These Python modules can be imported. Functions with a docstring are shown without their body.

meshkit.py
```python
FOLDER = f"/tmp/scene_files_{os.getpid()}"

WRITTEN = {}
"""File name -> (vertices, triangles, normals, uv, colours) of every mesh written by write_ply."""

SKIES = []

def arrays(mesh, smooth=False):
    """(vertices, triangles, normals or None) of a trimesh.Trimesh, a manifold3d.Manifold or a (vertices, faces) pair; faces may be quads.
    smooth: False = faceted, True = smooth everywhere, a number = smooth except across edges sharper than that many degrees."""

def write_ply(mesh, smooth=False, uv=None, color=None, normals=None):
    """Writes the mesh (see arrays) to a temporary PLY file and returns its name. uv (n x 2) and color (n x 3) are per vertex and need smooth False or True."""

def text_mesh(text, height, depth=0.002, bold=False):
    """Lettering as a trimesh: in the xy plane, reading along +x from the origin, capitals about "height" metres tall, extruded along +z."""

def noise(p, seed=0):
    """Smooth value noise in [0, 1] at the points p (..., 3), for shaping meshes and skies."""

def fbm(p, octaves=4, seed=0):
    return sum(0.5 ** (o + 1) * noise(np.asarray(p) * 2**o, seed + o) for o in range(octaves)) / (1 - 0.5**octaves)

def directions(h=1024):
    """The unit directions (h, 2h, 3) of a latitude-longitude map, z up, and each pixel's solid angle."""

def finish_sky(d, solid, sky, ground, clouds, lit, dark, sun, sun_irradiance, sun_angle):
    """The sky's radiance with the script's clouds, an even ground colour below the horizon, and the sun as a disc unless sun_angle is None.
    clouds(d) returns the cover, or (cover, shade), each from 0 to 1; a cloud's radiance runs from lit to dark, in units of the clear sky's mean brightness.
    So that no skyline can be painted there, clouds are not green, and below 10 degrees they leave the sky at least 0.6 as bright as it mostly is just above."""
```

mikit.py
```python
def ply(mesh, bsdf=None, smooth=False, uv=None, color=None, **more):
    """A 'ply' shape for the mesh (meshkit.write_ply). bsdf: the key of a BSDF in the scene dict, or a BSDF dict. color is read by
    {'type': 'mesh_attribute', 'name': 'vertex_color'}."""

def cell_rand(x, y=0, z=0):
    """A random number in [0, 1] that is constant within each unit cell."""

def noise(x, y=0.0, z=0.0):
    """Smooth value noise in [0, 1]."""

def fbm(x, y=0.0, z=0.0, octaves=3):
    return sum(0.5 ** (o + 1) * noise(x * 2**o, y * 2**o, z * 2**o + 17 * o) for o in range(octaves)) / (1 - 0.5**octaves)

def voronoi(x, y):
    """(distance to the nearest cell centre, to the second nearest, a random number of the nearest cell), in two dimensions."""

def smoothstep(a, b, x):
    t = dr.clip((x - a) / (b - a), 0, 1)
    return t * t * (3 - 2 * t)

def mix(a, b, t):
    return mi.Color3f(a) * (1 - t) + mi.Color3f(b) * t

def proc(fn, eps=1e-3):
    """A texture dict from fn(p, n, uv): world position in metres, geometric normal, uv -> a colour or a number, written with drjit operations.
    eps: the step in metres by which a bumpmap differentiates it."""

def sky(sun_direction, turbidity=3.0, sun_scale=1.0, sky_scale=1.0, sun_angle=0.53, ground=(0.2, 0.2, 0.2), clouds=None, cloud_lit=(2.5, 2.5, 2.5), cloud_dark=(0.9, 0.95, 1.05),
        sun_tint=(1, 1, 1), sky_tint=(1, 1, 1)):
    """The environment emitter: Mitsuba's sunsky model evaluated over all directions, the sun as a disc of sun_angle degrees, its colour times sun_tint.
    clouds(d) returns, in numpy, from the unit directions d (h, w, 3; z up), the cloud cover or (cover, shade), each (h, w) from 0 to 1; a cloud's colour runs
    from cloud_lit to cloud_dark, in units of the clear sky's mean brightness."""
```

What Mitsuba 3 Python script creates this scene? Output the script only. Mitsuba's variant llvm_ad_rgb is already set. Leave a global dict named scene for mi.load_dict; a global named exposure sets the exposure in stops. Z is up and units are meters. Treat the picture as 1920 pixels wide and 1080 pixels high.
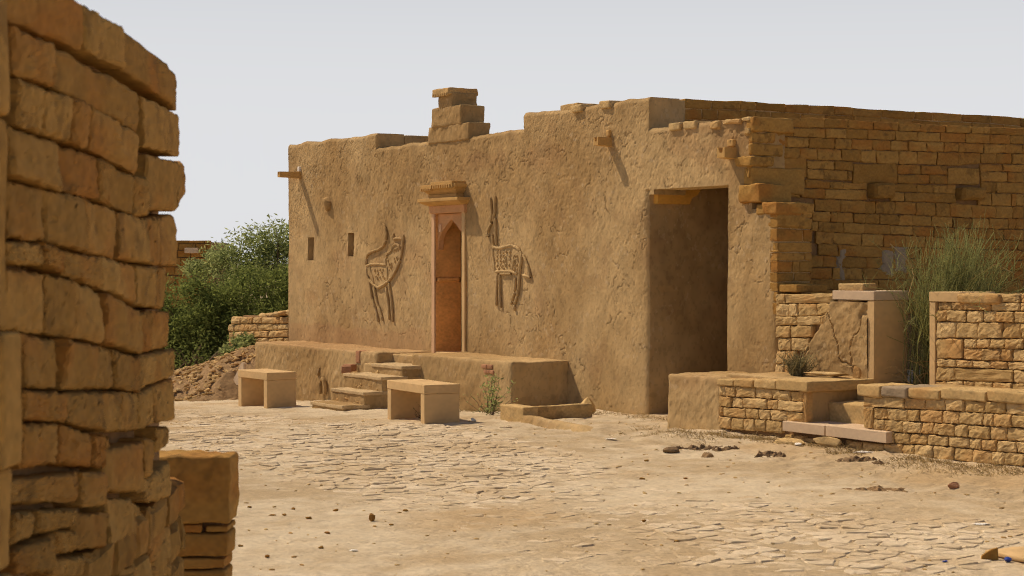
import math
import random
import drjit as dr
import mitsuba as mi
import numpy as np
import trimesh
from scipy.spatial import Voronoi, cKDTree
from shapely.geometry import Point, Polygon, box as sbox
import meshkit
import mikit
from mikit import cell_rand, fbm, mix, noise, smoothstep, voronoi

T = mi.ScalarTransform4f
scene, labels = {}, {}

# ------------------------------------------------------------------ camera, sky, exposure
# World: x runs along the house front (to the right), y into the house, z up; the house corner of the big opening is the origin.
CAM = np.array([16.691, -12.259, 1.75])
RIGHT = np.array([0.5293, 0.84844, 0.0])      # camera's right
AHEAD = np.array([-0.84844, 0.5293, 0.0])     # camera's level line of sight
scene["camera"] = {"type": "thinlens", "to_world": T().look_at(origin=CAM.tolist(), target=(CAM + AHEAD - np.array([0, 0, 0.01338])).tolist(), up=[0, 0, 1]),
                   "fov": 31.87, "fov_axis": "x",
                   "aperture_radius": 0.0045, "focus_distance": 21.0, "near_clip": 0.1, "far_clip": 6000.0}
SUN = (-0.69, -0.40, 1.0)
scene["sky"] = mikit.sky(SUN, turbidity=3, sun_scale=1.0, sky_scale=0.46, sun_angle=0.7, ground=(0.3, 0.24, 0.16),
                         clouds=lambda d: 0.04 + 0.91 * np.exp(-(np.clip(d[..., 2], 0, 1) / 0.24) ** 4), cloud_lit=(6.35, 6.38, 6.5), sun_tint=(1.0, 0.95, 0.86))
exposure = 1.5

# ------------------------------------------------------------------ measured masonry, metres in the plane of each wall: x0,z0 .. four corners
SIDE = [[-0.012,3.218,0.453,3.224,0.453,3.329,-0.012,3.321],[0.453,3.224,1.015,3.233,1.015,3.347,0.453,3.329],[1.015,3.233,1.358,3.242,1.358,3.344,1.015,3.347],[1.358,3.242,1.745,3.245,1.745,3.342,1.358,3.344],[1.745,3.245,2.127,3.247,2.127,3.347,1.745,3.342],[2.127,3.247,2.452,3.249,2.452,3.344,2.127,3.347],[2.452,3.249,2.862,3.257,2.862,3.346,2.452,3.344],[2.862,3.257,3.268,3.264,3.268,3.348,2.862,3.346],[3.268,3.264,3.571,3.266,3.571,3.35,3.268,3.348],[3.571,3.266,4.148,3.272,4.148,3.364,3.571,3.35],[-0.012,3.116,0.219,3.119,0.219,3.221,-0.012,3.218],[0.219,3.119,0.578,3.124,0.578,3.225,0.219,3.221],[0.578,3.124,1.039,3.125,1.039,3.233,0.578,3.225],[1.039,3.125,1.345,3.13,1.345,3.242,1.039,3.233],[1.345,3.13,1.657,3.134,1.657,3.244,1.345,3.242],[1.657,3.134,2.076,3.137,2.076,3.247,1.657,3.244],[2.076,3.137,2.413,3.143,2.413,3.248,2.076,3.247],[2.413,3.143,2.774,3.145,2.774,3.255,2.413,3.248],[2.774,3.145,3.178,3.15,3.178,3.263,2.774,3.255],[3.178,3.15,3.565,3.156,3.565,3.266,3.178,3.263],[3.565,3.156,3.901,3.161,3.901,3.27,3.565,3.266],[3.901,3.161,4.148,3.164,4.148,3.272,3.901,3.27],[-0.012,2.995,0.343,3.003,0.343,3.121,-0.012,3.116],[0.343,3.003,0.488,3.006,0.488,3.123,0.343,3.121],[0.488,3.006,0.793,3.012,0.793,3.124,0.488,3.123],[0.793,3.012,1.173,3.012,1.173,3.127,0.793,3.124],[1.173,3.012,1.42,3.015,1.42,3.131,1.173,3.127],[1.42,3.015,1.732,3.017,1.732,3.135,1.42,3.131],[1.732,3.017,2.004,3.022,2.004,3.136,1.732,3.135],[2.004,3.022,2.277,3.025,2.277,3.141,2.004,3.136],[2.277,3.025,2.557,3.026,2.557,3.144,2.277,3.141],[2.557,3.026,2.836,3.035,2.836,3.146,2.557,3.144],[2.836,3.035,3.064,3.043,3.064,3.148,2.836,3.146],[3.064,3.043,3.474,3.037,3.474,3.154,3.064,3.148],[3.474,3.037,3.83,3.052,3.83,3.16,3.474,3.154],[3.83,3.052,4.128,3.053,4.128,3.164,3.83,3.16],[4.128,3.053,4.262,3.053,4.262,3.166,4.128,3.164],[0.231,2.896,0.434,2.89,0.434,3.005,0.231,3.001],[0.434,2.89,0.666,2.884,0.666,3.01,0.434,3.005],[0.666,2.884,0.918,2.882,0.918,3.012,0.666,3.01],[0.918,2.882,1.266,2.886,1.266,3.013,0.918,3.012],[1.266,2.886,1.552,2.875,1.552,3.016,1.266,3.013],[1.552,2.875,1.79,2.874,1.79,3.018,1.552,3.016],[1.79,2.874,2.127,2.874,2.127,3.024,1.79,3.018],[2.127,2.874,2.408,2.882,2.408,3.025,2.127,3.024],[2.408,2.882,2.724,2.878,2.724,3.032,2.408,3.025],[2.724,2.878,3.056,2.882,3.056,3.043,2.724,3.032],[3.056,2.882,3.419,2.92,3.419,3.038,3.056,3.043],[3.419,2.92,3.682,2.925,3.682,3.046,3.419,3.038],[3.682,2.925,3.943,2.929,3.943,3.053,3.682,3.046],[3.943,2.929,4.148,2.932,4.148,3.053,3.943,3.053],[-0.03,2.669,0.762,2.69,0.762,2.909,-0.03,2.884],[0.774,2.781,1.168,2.783,1.168,2.88,0.774,2.876],[1.168,2.783,1.437,2.775,1.437,2.884,1.168,2.88],[0.774,2.675,1.007,2.671,1.007,2.782,0.774,2.781],[1.007,2.671,1.358,2.665,1.358,2.778,1.007,2.782],[1.358,2.665,1.425,2.664,1.425,2.776,1.358,2.778],[1.444,2.64,2.107,2.656,2.107,2.881,1.444,2.861],[2.889,2.661,3.41,2.673,3.41,2.873,2.889,2.858],[2.107,2.76,2.473,2.765,2.473,2.875,2.107,2.871],[2.473,2.765,2.881,2.771,2.881,2.879,2.473,2.875],[2.107,2.658,2.602,2.662,2.602,2.767,2.107,2.76],[2.602,2.662,2.881,2.665,2.881,2.771,2.602,2.767],[3.419,2.83,3.794,2.833,3.794,2.923,3.419,2.916],[3.794,2.833,4.148,2.836,4.148,2.93,3.794,2.923],[3.427,2.713,3.872,2.714,3.872,2.834,3.427,2.83],[3.872,2.714,4.148,2.714,4.148,2.836,3.872,2.834],[3.427,2.582,3.676,2.582,3.676,2.713,3.427,2.713],[3.676,2.582,3.766,2.582,3.766,2.714,3.676,2.713],[3.766,2.582,4.148,2.583,4.148,2.714,3.766,2.714],[3.377,2.43,3.598,2.431,3.598,2.582,3.377,2.582],[3.598,2.431,3.935,2.431,3.935,2.583,3.598,2.582],[3.935,2.431,4.014,2.432,4.014,2.583,3.935,2.583],[4.014,2.432,4.148,2.432,4.148,2.583,4.014,2.583],[0.406,2.572,0.743,2.57,0.743,2.674,0.406,2.677],[0.743,2.57,1.1,2.568,1.1,2.656,0.743,2.674],[1.1,2.568,1.289,2.571,1.289,2.653,1.1,2.656],[1.289,2.571,1.657,2.576,1.657,2.647,1.289,2.653],[0.406,2.473,0.678,2.467,0.678,2.57,0.406,2.572],[0.678,2.467,1.027,2.462,1.027,2.568,0.678,2.57],[1.027,2.462,1.657,2.457,1.657,2.576,1.027,2.568],[1.999,2.561,2.413,2.56,2.413,2.655,1.999,2.652],[2.413,2.56,2.676,2.559,2.676,2.657,2.413,2.655],[2.676,2.559,3.018,2.558,3.018,2.66,2.676,2.657],[1.999,2.452,2.218,2.452,2.218,2.56,1.999,2.561],[2.218,2.452,3.018,2.453,3.018,2.558,2.218,2.56],[0.882,2.325,1.259,2.322,1.259,2.457,0.882,2.46],[1.259,2.322,1.614,2.309,1.614,2.453,1.259,2.457],[1.614,2.309,1.775,2.308,1.775,2.453,1.614,2.453],[1.775,2.308,2.071,2.306,2.071,2.452,1.775,2.453],[2.071,2.306,2.394,2.305,2.394,2.452,2.071,2.452],[2.394,2.305,2.702,2.294,2.702,2.452,2.394,2.452],[2.702,2.294,2.929,2.286,2.929,2.451,2.702,2.452],[2.929,2.286,3.276,2.284,3.276,2.436,2.929,2.451],[3.276,2.284,3.676,2.285,3.676,2.431,3.276,2.436],[3.676,2.285,3.963,2.286,3.963,2.431,3.676,2.431],[3.963,2.286,4.148,2.286,4.148,2.432,3.963,2.431],[0.846,2.215,1.107,2.211,1.107,2.323,0.846,2.325],[1.107,2.211,1.205,2.21,1.205,2.322,1.107,2.323],[1.205,2.21,1.449,2.204,1.449,2.315,1.205,2.322],[1.449,2.204,1.619,2.199,1.619,2.309,1.449,2.315],[1.619,2.199,1.833,2.193,1.833,2.307,1.619,2.309],[1.833,2.193,2.127,2.184,2.127,2.306,1.833,2.307],[2.127,2.184,2.334,2.182,2.334,2.305,2.127,2.306],[2.334,2.182,2.636,2.18,2.636,2.297,2.334,2.305],[2.636,2.18,2.978,2.165,2.978,2.286,2.636,2.297],[2.978,2.165,3.295,2.163,3.295,2.284,2.978,2.286],[3.295,2.163,3.571,2.161,3.571,2.285,3.295,2.284],[3.571,2.161,3.878,2.159,3.878,2.286,3.571,2.285],[3.878,2.159,4.014,2.158,4.014,2.286,3.878,2.286],[4.014,2.158,4.148,2.157,4.148,2.286,4.014,2.286],[0.834,2.105,0.93,2.103,0.93,2.214,0.834,2.215],[0.93,2.103,1.296,2.091,1.296,2.208,0.93,2.214],[1.296,2.091,1.607,2.085,1.607,2.199,1.296,2.208],[1.607,2.085,1.999,2.08,1.999,2.188,1.607,2.199],[1.999,2.08,2.334,2.071,2.334,2.182,1.999,2.188],[2.334,2.071,2.676,2.057,2.676,2.178,2.334,2.182],[2.676,2.057,2.997,2.05,2.997,2.164,2.676,2.178],[2.997,2.05,3.227,2.047,3.227,2.163,2.997,2.164],[3.227,2.047,3.515,2.043,3.515,2.162,3.227,2.163],[3.515,2.043,3.808,2.036,3.808,2.16,3.515,2.162],[3.808,2.036,4.148,2.028,4.148,2.157,3.808,2.16],[0.894,1.972,1.161,1.97,1.161,2.095,0.894,2.104],[1.161,1.97,1.569,1.948,1.569,2.085,1.161,2.095],[1.569,1.948,1.897,1.942,1.897,2.081,1.569,2.085],[1.897,1.942,2.231,1.936,2.231,2.075,1.897,2.081],[2.231,1.936,2.544,1.933,2.544,2.062,2.231,2.075],[2.544,1.933,2.889,1.929,2.889,2.052,2.544,2.062],[2.889,1.929,3.35,1.923,3.35,2.045,2.889,2.052],[3.35,1.923,3.71,1.919,3.71,2.038,3.35,2.045],[3.71,1.919,4.048,1.915,4.048,2.03,3.71,2.038],[4.048,1.915,4.148,1.914,4.148,2.028,4.048,2.03],[0.93,1.846,1.217,1.833,1.217,1.968,0.93,1.972],[1.217,1.833,2.037,1.817,2.037,1.94,1.217,1.968],[2.037,1.817,2.465,1.811,2.465,1.933,2.037,1.94],[2.465,1.811,2.997,1.806,2.997,1.927,2.465,1.933],[2.997,1.806,3.584,1.8,3.584,1.921,2.997,1.927],[3.584,1.8,3.963,1.796,3.963,1.916,3.584,1.921],[3.963,1.796,4.148,1.795,4.148,1.914,3.963,1.916],[0.762,1.716,1.003,1.712,1.003,1.842,0.762,1.851],[1.003,1.712,1.217,1.709,1.217,1.833,1.003,1.842],[1.217,1.709,1.644,1.702,1.644,1.825,1.217,1.833],[1.644,1.702,2.012,1.697,2.012,1.817,1.644,1.825],[2.012,1.697,2.518,1.69,2.518,1.81,2.012,1.817],[2.518,1.69,2.889,1.686,2.889,1.807,2.518,1.81],[2.889,1.686,3.268,1.681,3.268,1.803,2.889,1.807],[3.268,1.681,3.71,1.676,3.71,1.799,3.268,1.803],[3.71,1.676,4.148,1.671,4.148,1.795,3.71,1.799],[0.762,1.588,1.137,1.583,1.137,1.71,0.762,1.716],[1.137,1.583,1.594,1.578,1.594,1.703,1.137,1.71],[1.594,1.578,2.102,1.572,2.102,1.695,1.594,1.703],[2.102,1.572,2.413,1.569,2.413,1.691,2.102,1.695],[2.413,1.569,2.809,1.565,2.809,1.687,2.413,1.691],[2.809,1.565,3.213,1.561,3.213,1.682,2.809,1.687],[3.213,1.561,3.626,1.557,3.626,1.677,3.213,1.682],[3.626,1.557,3.935,1.554,3.935,1.674,3.626,1.677],[3.935,1.554,4.148,1.552,4.148,1.671,3.935,1.674],[0.762,1.474,1.149,1.467,1.149,1.583,0.762,1.588],[1.149,1.467,1.42,1.462,1.42,1.58,1.149,1.583],[1.42,1.462,1.821,1.455,1.821,1.575,1.42,1.58],[1.821,1.455,2.231,1.447,2.231,1.571,1.821,1.575],[2.231,1.447,2.597,1.443,2.597,1.567,2.231,1.571],[2.597,1.443,2.997,1.437,2.997,1.563,2.597,1.567],[2.997,1.437,3.488,1.431,3.488,1.558,2.997,1.563],[3.488,1.431,3.822,1.427,3.822,1.555,3.488,1.558],[3.822,1.427,4.148,1.422,4.148,1.552,3.822,1.555],[0.762,1.347,1.003,1.342,1.003,1.469,0.762,1.474],[1.003,1.342,1.345,1.335,1.345,1.463,1.003,1.469],[1.345,1.335,1.745,1.328,1.745,1.456,1.345,1.463],[1.745,1.328,2.102,1.321,2.102,1.449,1.745,1.456],[2.102,1.321,2.518,1.314,2.518,1.444,2.102,1.449],[2.518,1.314,2.889,1.308,2.889,1.439,2.518,1.444],[2.889,1.308,3.268,1.301,3.268,1.434,2.889,1.439],[3.268,1.301,3.738,1.294,3.738,1.428,3.268,1.434],[3.738,1.294,4.148,1.287,4.148,1.422,3.738,1.428],[0.762,1.202,1.198,1.193,1.198,1.338,0.762,1.347],[1.198,1.193,1.544,1.186,1.544,1.332,1.198,1.338],[1.544,1.186,1.948,1.178,1.948,1.324,1.544,1.332],[1.948,1.178,2.361,1.17,2.361,1.316,1.948,1.324],[2.361,1.17,2.729,1.163,2.729,1.31,2.361,1.316],[2.729,1.163,3.132,1.156,3.132,1.304,2.729,1.31],[3.132,1.156,3.543,1.149,3.543,1.297,3.132,1.304],[3.543,1.149,3.935,1.141,3.935,1.29,3.543,1.297],[3.935,1.141,4.148,1.138,4.148,1.287,3.935,1.29]]
SIDE_OUT = [[1.669,2.472,1.994,2.478,1.994,2.663,1.669,2.655],[3.034,2.479,3.427,2.486,3.427,2.646,3.034,2.637]]
PARAPET = [[0.531,3.561,0.917,3.571,0.917,3.679,0.531,3.685],[0.917,3.571,1.352,3.582,1.352,3.694,0.917,3.679],[1.352,3.582,1.589,3.585,1.589,3.692,1.352,3.694],[1.589,3.585,2.046,3.585,2.046,3.688,1.589,3.692],[2.046,3.585,2.437,3.586,2.437,3.694,2.046,3.688],[2.437,3.586,2.844,3.587,2.844,3.7,2.437,3.694],[2.844,3.587,3.135,3.587,3.135,3.696,2.844,3.7],[3.135,3.587,3.637,3.587,3.637,3.692,3.135,3.696],[3.637,3.587,4.189,3.588,4.189,3.694,3.637,3.692],[4.189,3.588,4.508,3.59,4.508,3.695,4.189,3.694],[4.508,3.59,5.034,3.592,5.034,3.698,4.508,3.695],[5.034,3.592,5.564,3.595,5.564,3.707,5.034,3.698],[5.564,3.595,6.136,3.581,6.136,3.701,5.564,3.707],[6.136,3.581,6.619,3.569,6.619,3.695,6.136,3.701],[0.531,3.436,0.782,3.442,0.782,3.567,0.531,3.561],[0.782,3.442,1.013,3.447,1.013,3.573,0.782,3.567],[1.013,3.447,1.352,3.455,1.352,3.582,1.013,3.573],[1.352,3.455,1.589,3.457,1.589,3.585,1.352,3.582],[1.589,3.457,1.829,3.456,1.829,3.585,1.589,3.585],[1.829,3.456,2.292,3.456,2.292,3.586,1.829,3.585],[2.292,3.456,2.679,3.455,2.679,3.586,2.292,3.586],[2.679,3.455,3.161,3.454,3.161,3.587,2.679,3.586],[3.161,3.454,3.61,3.453,3.61,3.587,3.161,3.587],[3.61,3.453,4.161,3.451,4.161,3.588,3.61,3.587],[4.161,3.451,4.631,3.448,4.631,3.59,4.161,3.588],[4.631,3.448,5.209,3.444,5.209,3.593,4.631,3.59],[5.209,3.444,5.803,3.44,5.803,3.589,5.209,3.593],[5.803,3.44,6.619,3.434,6.619,3.569,5.803,3.589],[0.531,3.312,0.893,3.319,0.893,3.444,0.531,3.436],[0.893,3.319,1.214,3.325,1.214,3.452,0.893,3.444],[1.214,3.325,1.704,3.329,1.704,3.457,1.214,3.452],[1.704,3.329,2.122,3.327,2.122,3.456,1.704,3.457],[2.122,3.327,2.549,3.324,2.549,3.455,2.122,3.456],[2.549,3.324,2.985,3.322,2.985,3.454,2.549,3.455],[2.985,3.322,3.52,3.319,3.52,3.453,2.985,3.454],[3.52,3.319,4.068,3.316,4.068,3.452,3.52,3.453],[4.068,3.316,4.536,3.312,4.536,3.449,4.068,3.452],[4.536,3.312,5.209,3.305,5.209,3.444,4.536,3.449],[5.209,3.305,5.803,3.299,5.803,3.44,5.209,3.444],[5.803,3.299,6.619,3.29,6.619,3.434,5.803,3.44]]
STUB = [[-0.011,2.233,0.334,2.235,0.334,2.35,-0.011,2.347],[0.334,2.235,0.473,2.236,0.473,2.351,0.334,2.35],[-0.011,2.128,0.184,2.121,0.184,2.234,-0.011,2.233],[0.184,2.121,0.473,2.111,0.473,2.236,0.184,2.234],[-0.011,1.982,0.35,1.982,0.35,2.115,-0.011,2.128],[0.35,1.982,0.473,1.982,0.473,2.111,0.35,2.115],[-0.011,1.873,0.473,1.872,0.473,1.982,-0.011,1.982],[-0.011,1.786,0.369,1.783,0.369,1.872,-0.011,1.873],[0.369,1.783,0.473,1.783,0.473,1.872,0.369,1.872],[-0.011,1.663,0.195,1.661,0.195,1.784,-0.011,1.786],[0.195,1.661,0.292,1.66,0.292,1.784,0.195,1.784],[0.292,1.66,0.473,1.658,0.473,1.783,0.292,1.784],[-0.011,1.567,0.218,1.564,0.218,1.661,-0.011,1.663],[0.218,1.564,0.473,1.561,0.473,1.658,0.218,1.661],[-0.011,1.462,0.103,1.46,0.103,1.565,-0.011,1.567],[0.103,1.46,0.473,1.454,0.473,1.561,0.103,1.565],[-0.011,1.348,0.311,1.342,0.311,1.457,-0.011,1.462],[0.311,1.342,0.473,1.339,0.473,1.454,0.311,1.457],[-0.011,1.225,0.149,1.221,0.149,1.345,-0.011,1.348],[0.149,1.221,0.473,1.214,0.473,1.339,0.149,1.345]]
LOW1 = [[2.26,1.329,2.398,1.334,2.398,1.442,2.26,1.439],[2.398,1.334,3.145,1.358,3.145,1.46,2.398,1.442],[2.265,1.202,2.469,1.206,2.469,1.337,2.265,1.329],[2.469,1.206,2.609,1.208,2.609,1.342,2.469,1.337],[2.609,1.208,2.888,1.222,2.888,1.35,2.609,1.342],[2.888,1.222,3.156,1.25,3.156,1.358,2.888,1.35],[2.265,1.105,2.595,1.117,2.595,1.208,2.265,1.202],[2.595,1.117,2.978,1.132,2.978,1.232,2.595,1.208],[2.978,1.132,3.079,1.137,3.079,1.242,2.978,1.232],[3.079,1.137,3.222,1.201,3.222,1.257,3.079,1.242],[2.272,0.98,2.497,0.988,2.497,1.114,2.272,1.105],[2.497,0.988,2.832,1.0,2.832,1.127,2.497,1.114],[2.308,0.845,2.509,0.854,2.509,0.988,2.308,0.981],[2.509,0.854,2.775,0.865,2.775,0.998,2.509,0.988],[2.265,0.706,2.427,0.713,2.427,0.85,2.265,0.844],[2.427,0.713,2.567,0.72,2.567,0.856,2.427,0.85],[2.26,0.533,2.403,0.541,2.403,0.712,2.26,0.706],[2.403,0.541,2.567,0.55,2.567,0.72,2.403,0.712]]
LOW2 = [[4.565,1.317,4.746,1.321,4.746,1.397,4.565,1.396],[4.746,1.321,4.914,1.324,4.914,1.399,4.746,1.397],[4.914,1.324,5.061,1.325,5.061,1.401,4.914,1.399],[5.061,1.325,5.233,1.326,5.233,1.402,5.061,1.401],[5.233,1.326,5.568,1.329,5.568,1.406,5.233,1.402],[5.568,1.329,5.731,1.33,5.731,1.408,5.568,1.406],[4.556,1.213,4.689,1.221,4.689,1.32,4.556,1.317],[4.689,1.221,4.933,1.209,4.933,1.325,4.689,1.32],[4.933,1.209,5.138,1.221,5.138,1.326,4.933,1.325],[5.138,1.221,5.296,1.23,5.296,1.327,5.138,1.326],[5.296,1.23,5.507,1.225,5.507,1.328,5.296,1.327],[5.507,1.225,5.731,1.229,5.731,1.33,5.507,1.328],[4.552,1.055,4.802,1.064,4.802,1.215,4.552,1.213],[4.802,1.064,5.083,1.069,5.083,1.218,4.802,1.215],[5.083,1.069,5.367,1.081,5.367,1.229,5.083,1.218],[5.367,1.081,5.576,1.087,5.576,1.226,5.367,1.229],[5.576,1.087,5.731,1.091,5.731,1.229,5.576,1.226],[4.546,0.863,4.894,0.878,4.894,1.063,4.546,1.051],[4.905,0.977,5.058,0.98,5.058,1.067,4.905,1.062],[5.058,0.98,5.224,0.984,5.224,1.073,5.058,1.067],[5.224,0.984,5.398,0.989,5.398,1.078,5.224,1.073],[5.398,0.989,5.611,0.995,5.611,1.085,5.398,1.078],[5.611,0.995,5.731,0.999,5.731,1.089,5.611,1.085],[4.905,0.869,5.121,0.872,5.121,0.982,4.905,0.977],[5.121,0.872,5.354,0.879,5.354,0.988,5.121,0.982],[5.354,0.879,5.489,0.883,5.489,0.992,5.354,0.988],[5.489,0.883,5.731,0.891,5.731,0.999,5.489,0.992],[4.552,0.786,4.812,0.794,4.812,0.867,4.552,0.862],[4.812,0.794,5.019,0.801,5.019,0.869,4.812,0.867],[5.019,0.801,5.229,0.803,5.229,0.872,5.019,0.869],[5.229,0.803,5.428,0.804,5.428,0.877,5.229,0.872],[5.428,0.804,5.731,0.806,5.731,0.885,5.428,0.877],[4.546,0.651,4.787,0.669,4.787,0.793,4.546,0.786],[4.787,0.669,5.493,0.689,5.493,0.804,4.787,0.793],[5.493,0.689,5.731,0.695,5.731,0.806,5.493,0.804],[4.536,0.574,4.693,0.582,4.693,0.662,4.536,0.65],[4.693,0.582,4.896,0.592,4.896,0.673,4.693,0.662],[4.896,0.592,5.043,0.599,5.043,0.677,4.896,0.673],[5.043,0.599,5.26,0.609,5.26,0.683,5.043,0.677],[5.26,0.609,5.489,0.62,5.489,0.689,5.26,0.683],[5.489,0.62,5.731,0.632,5.731,0.695,5.489,0.689],[5.326,1.401,5.571,1.406,5.571,1.488,5.326,1.485],[5.58,1.406,5.731,1.408,5.731,1.496,5.58,1.494]]
PLAT_L = [[2.369,0.413,2.491,0.414,2.491,0.519,2.369,0.517],[2.491,0.414,2.64,0.416,2.64,0.523,2.491,0.519],[2.64,0.416,2.949,0.425,2.949,0.531,2.64,0.523],[2.949,0.425,3.206,0.432,3.206,0.53,2.949,0.531],[3.206,0.432,3.47,0.428,3.47,0.528,3.206,0.53],[3.47,0.428,3.669,0.434,3.669,0.535,3.47,0.528],[2.369,0.302,2.581,0.309,2.581,0.415,2.369,0.413],[2.581,0.309,2.768,0.316,2.768,0.419,2.581,0.415],[2.768,0.316,3.121,0.325,3.121,0.43,2.768,0.419],[3.121,0.325,3.298,0.328,3.298,0.431,3.121,0.43],[3.298,0.328,3.666,0.338,3.666,0.434,3.298,0.431],[2.378,0.212,2.439,0.211,2.439,0.304,2.378,0.302],[2.439,0.211,2.803,0.212,2.803,0.317,2.439,0.304],[2.803,0.212,3.006,0.219,3.006,0.322,2.803,0.317],[3.006,0.219,3.177,0.224,3.177,0.326,3.006,0.322],[3.177,0.224,3.423,0.228,3.423,0.332,3.177,0.326],[3.423,0.228,3.666,0.228,3.666,0.338,3.423,0.332],[2.369,0.082,2.581,0.086,2.581,0.209,2.369,0.212],[2.581,0.086,2.774,0.091,2.774,0.212,2.581,0.209],[2.774,0.091,2.94,0.096,2.94,0.217,2.774,0.212],[2.94,0.096,3.106,0.101,3.106,0.222,2.94,0.217],[3.106,0.101,3.351,0.109,3.351,0.227,3.106,0.222],[3.669,0.224,3.72,0.228,3.72,0.533,3.669,0.534]]
PLAT_L_COPING = [[2.369,0.52,2.64,0.525,2.64,0.589,2.369,0.578],[2.64,0.525,2.949,0.533,2.949,0.602,2.64,0.589],[2.949,0.533,3.29,0.531,3.29,0.617,2.949,0.602],[3.29,0.531,3.755,0.543,3.755,0.632,3.29,0.617]]
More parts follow.
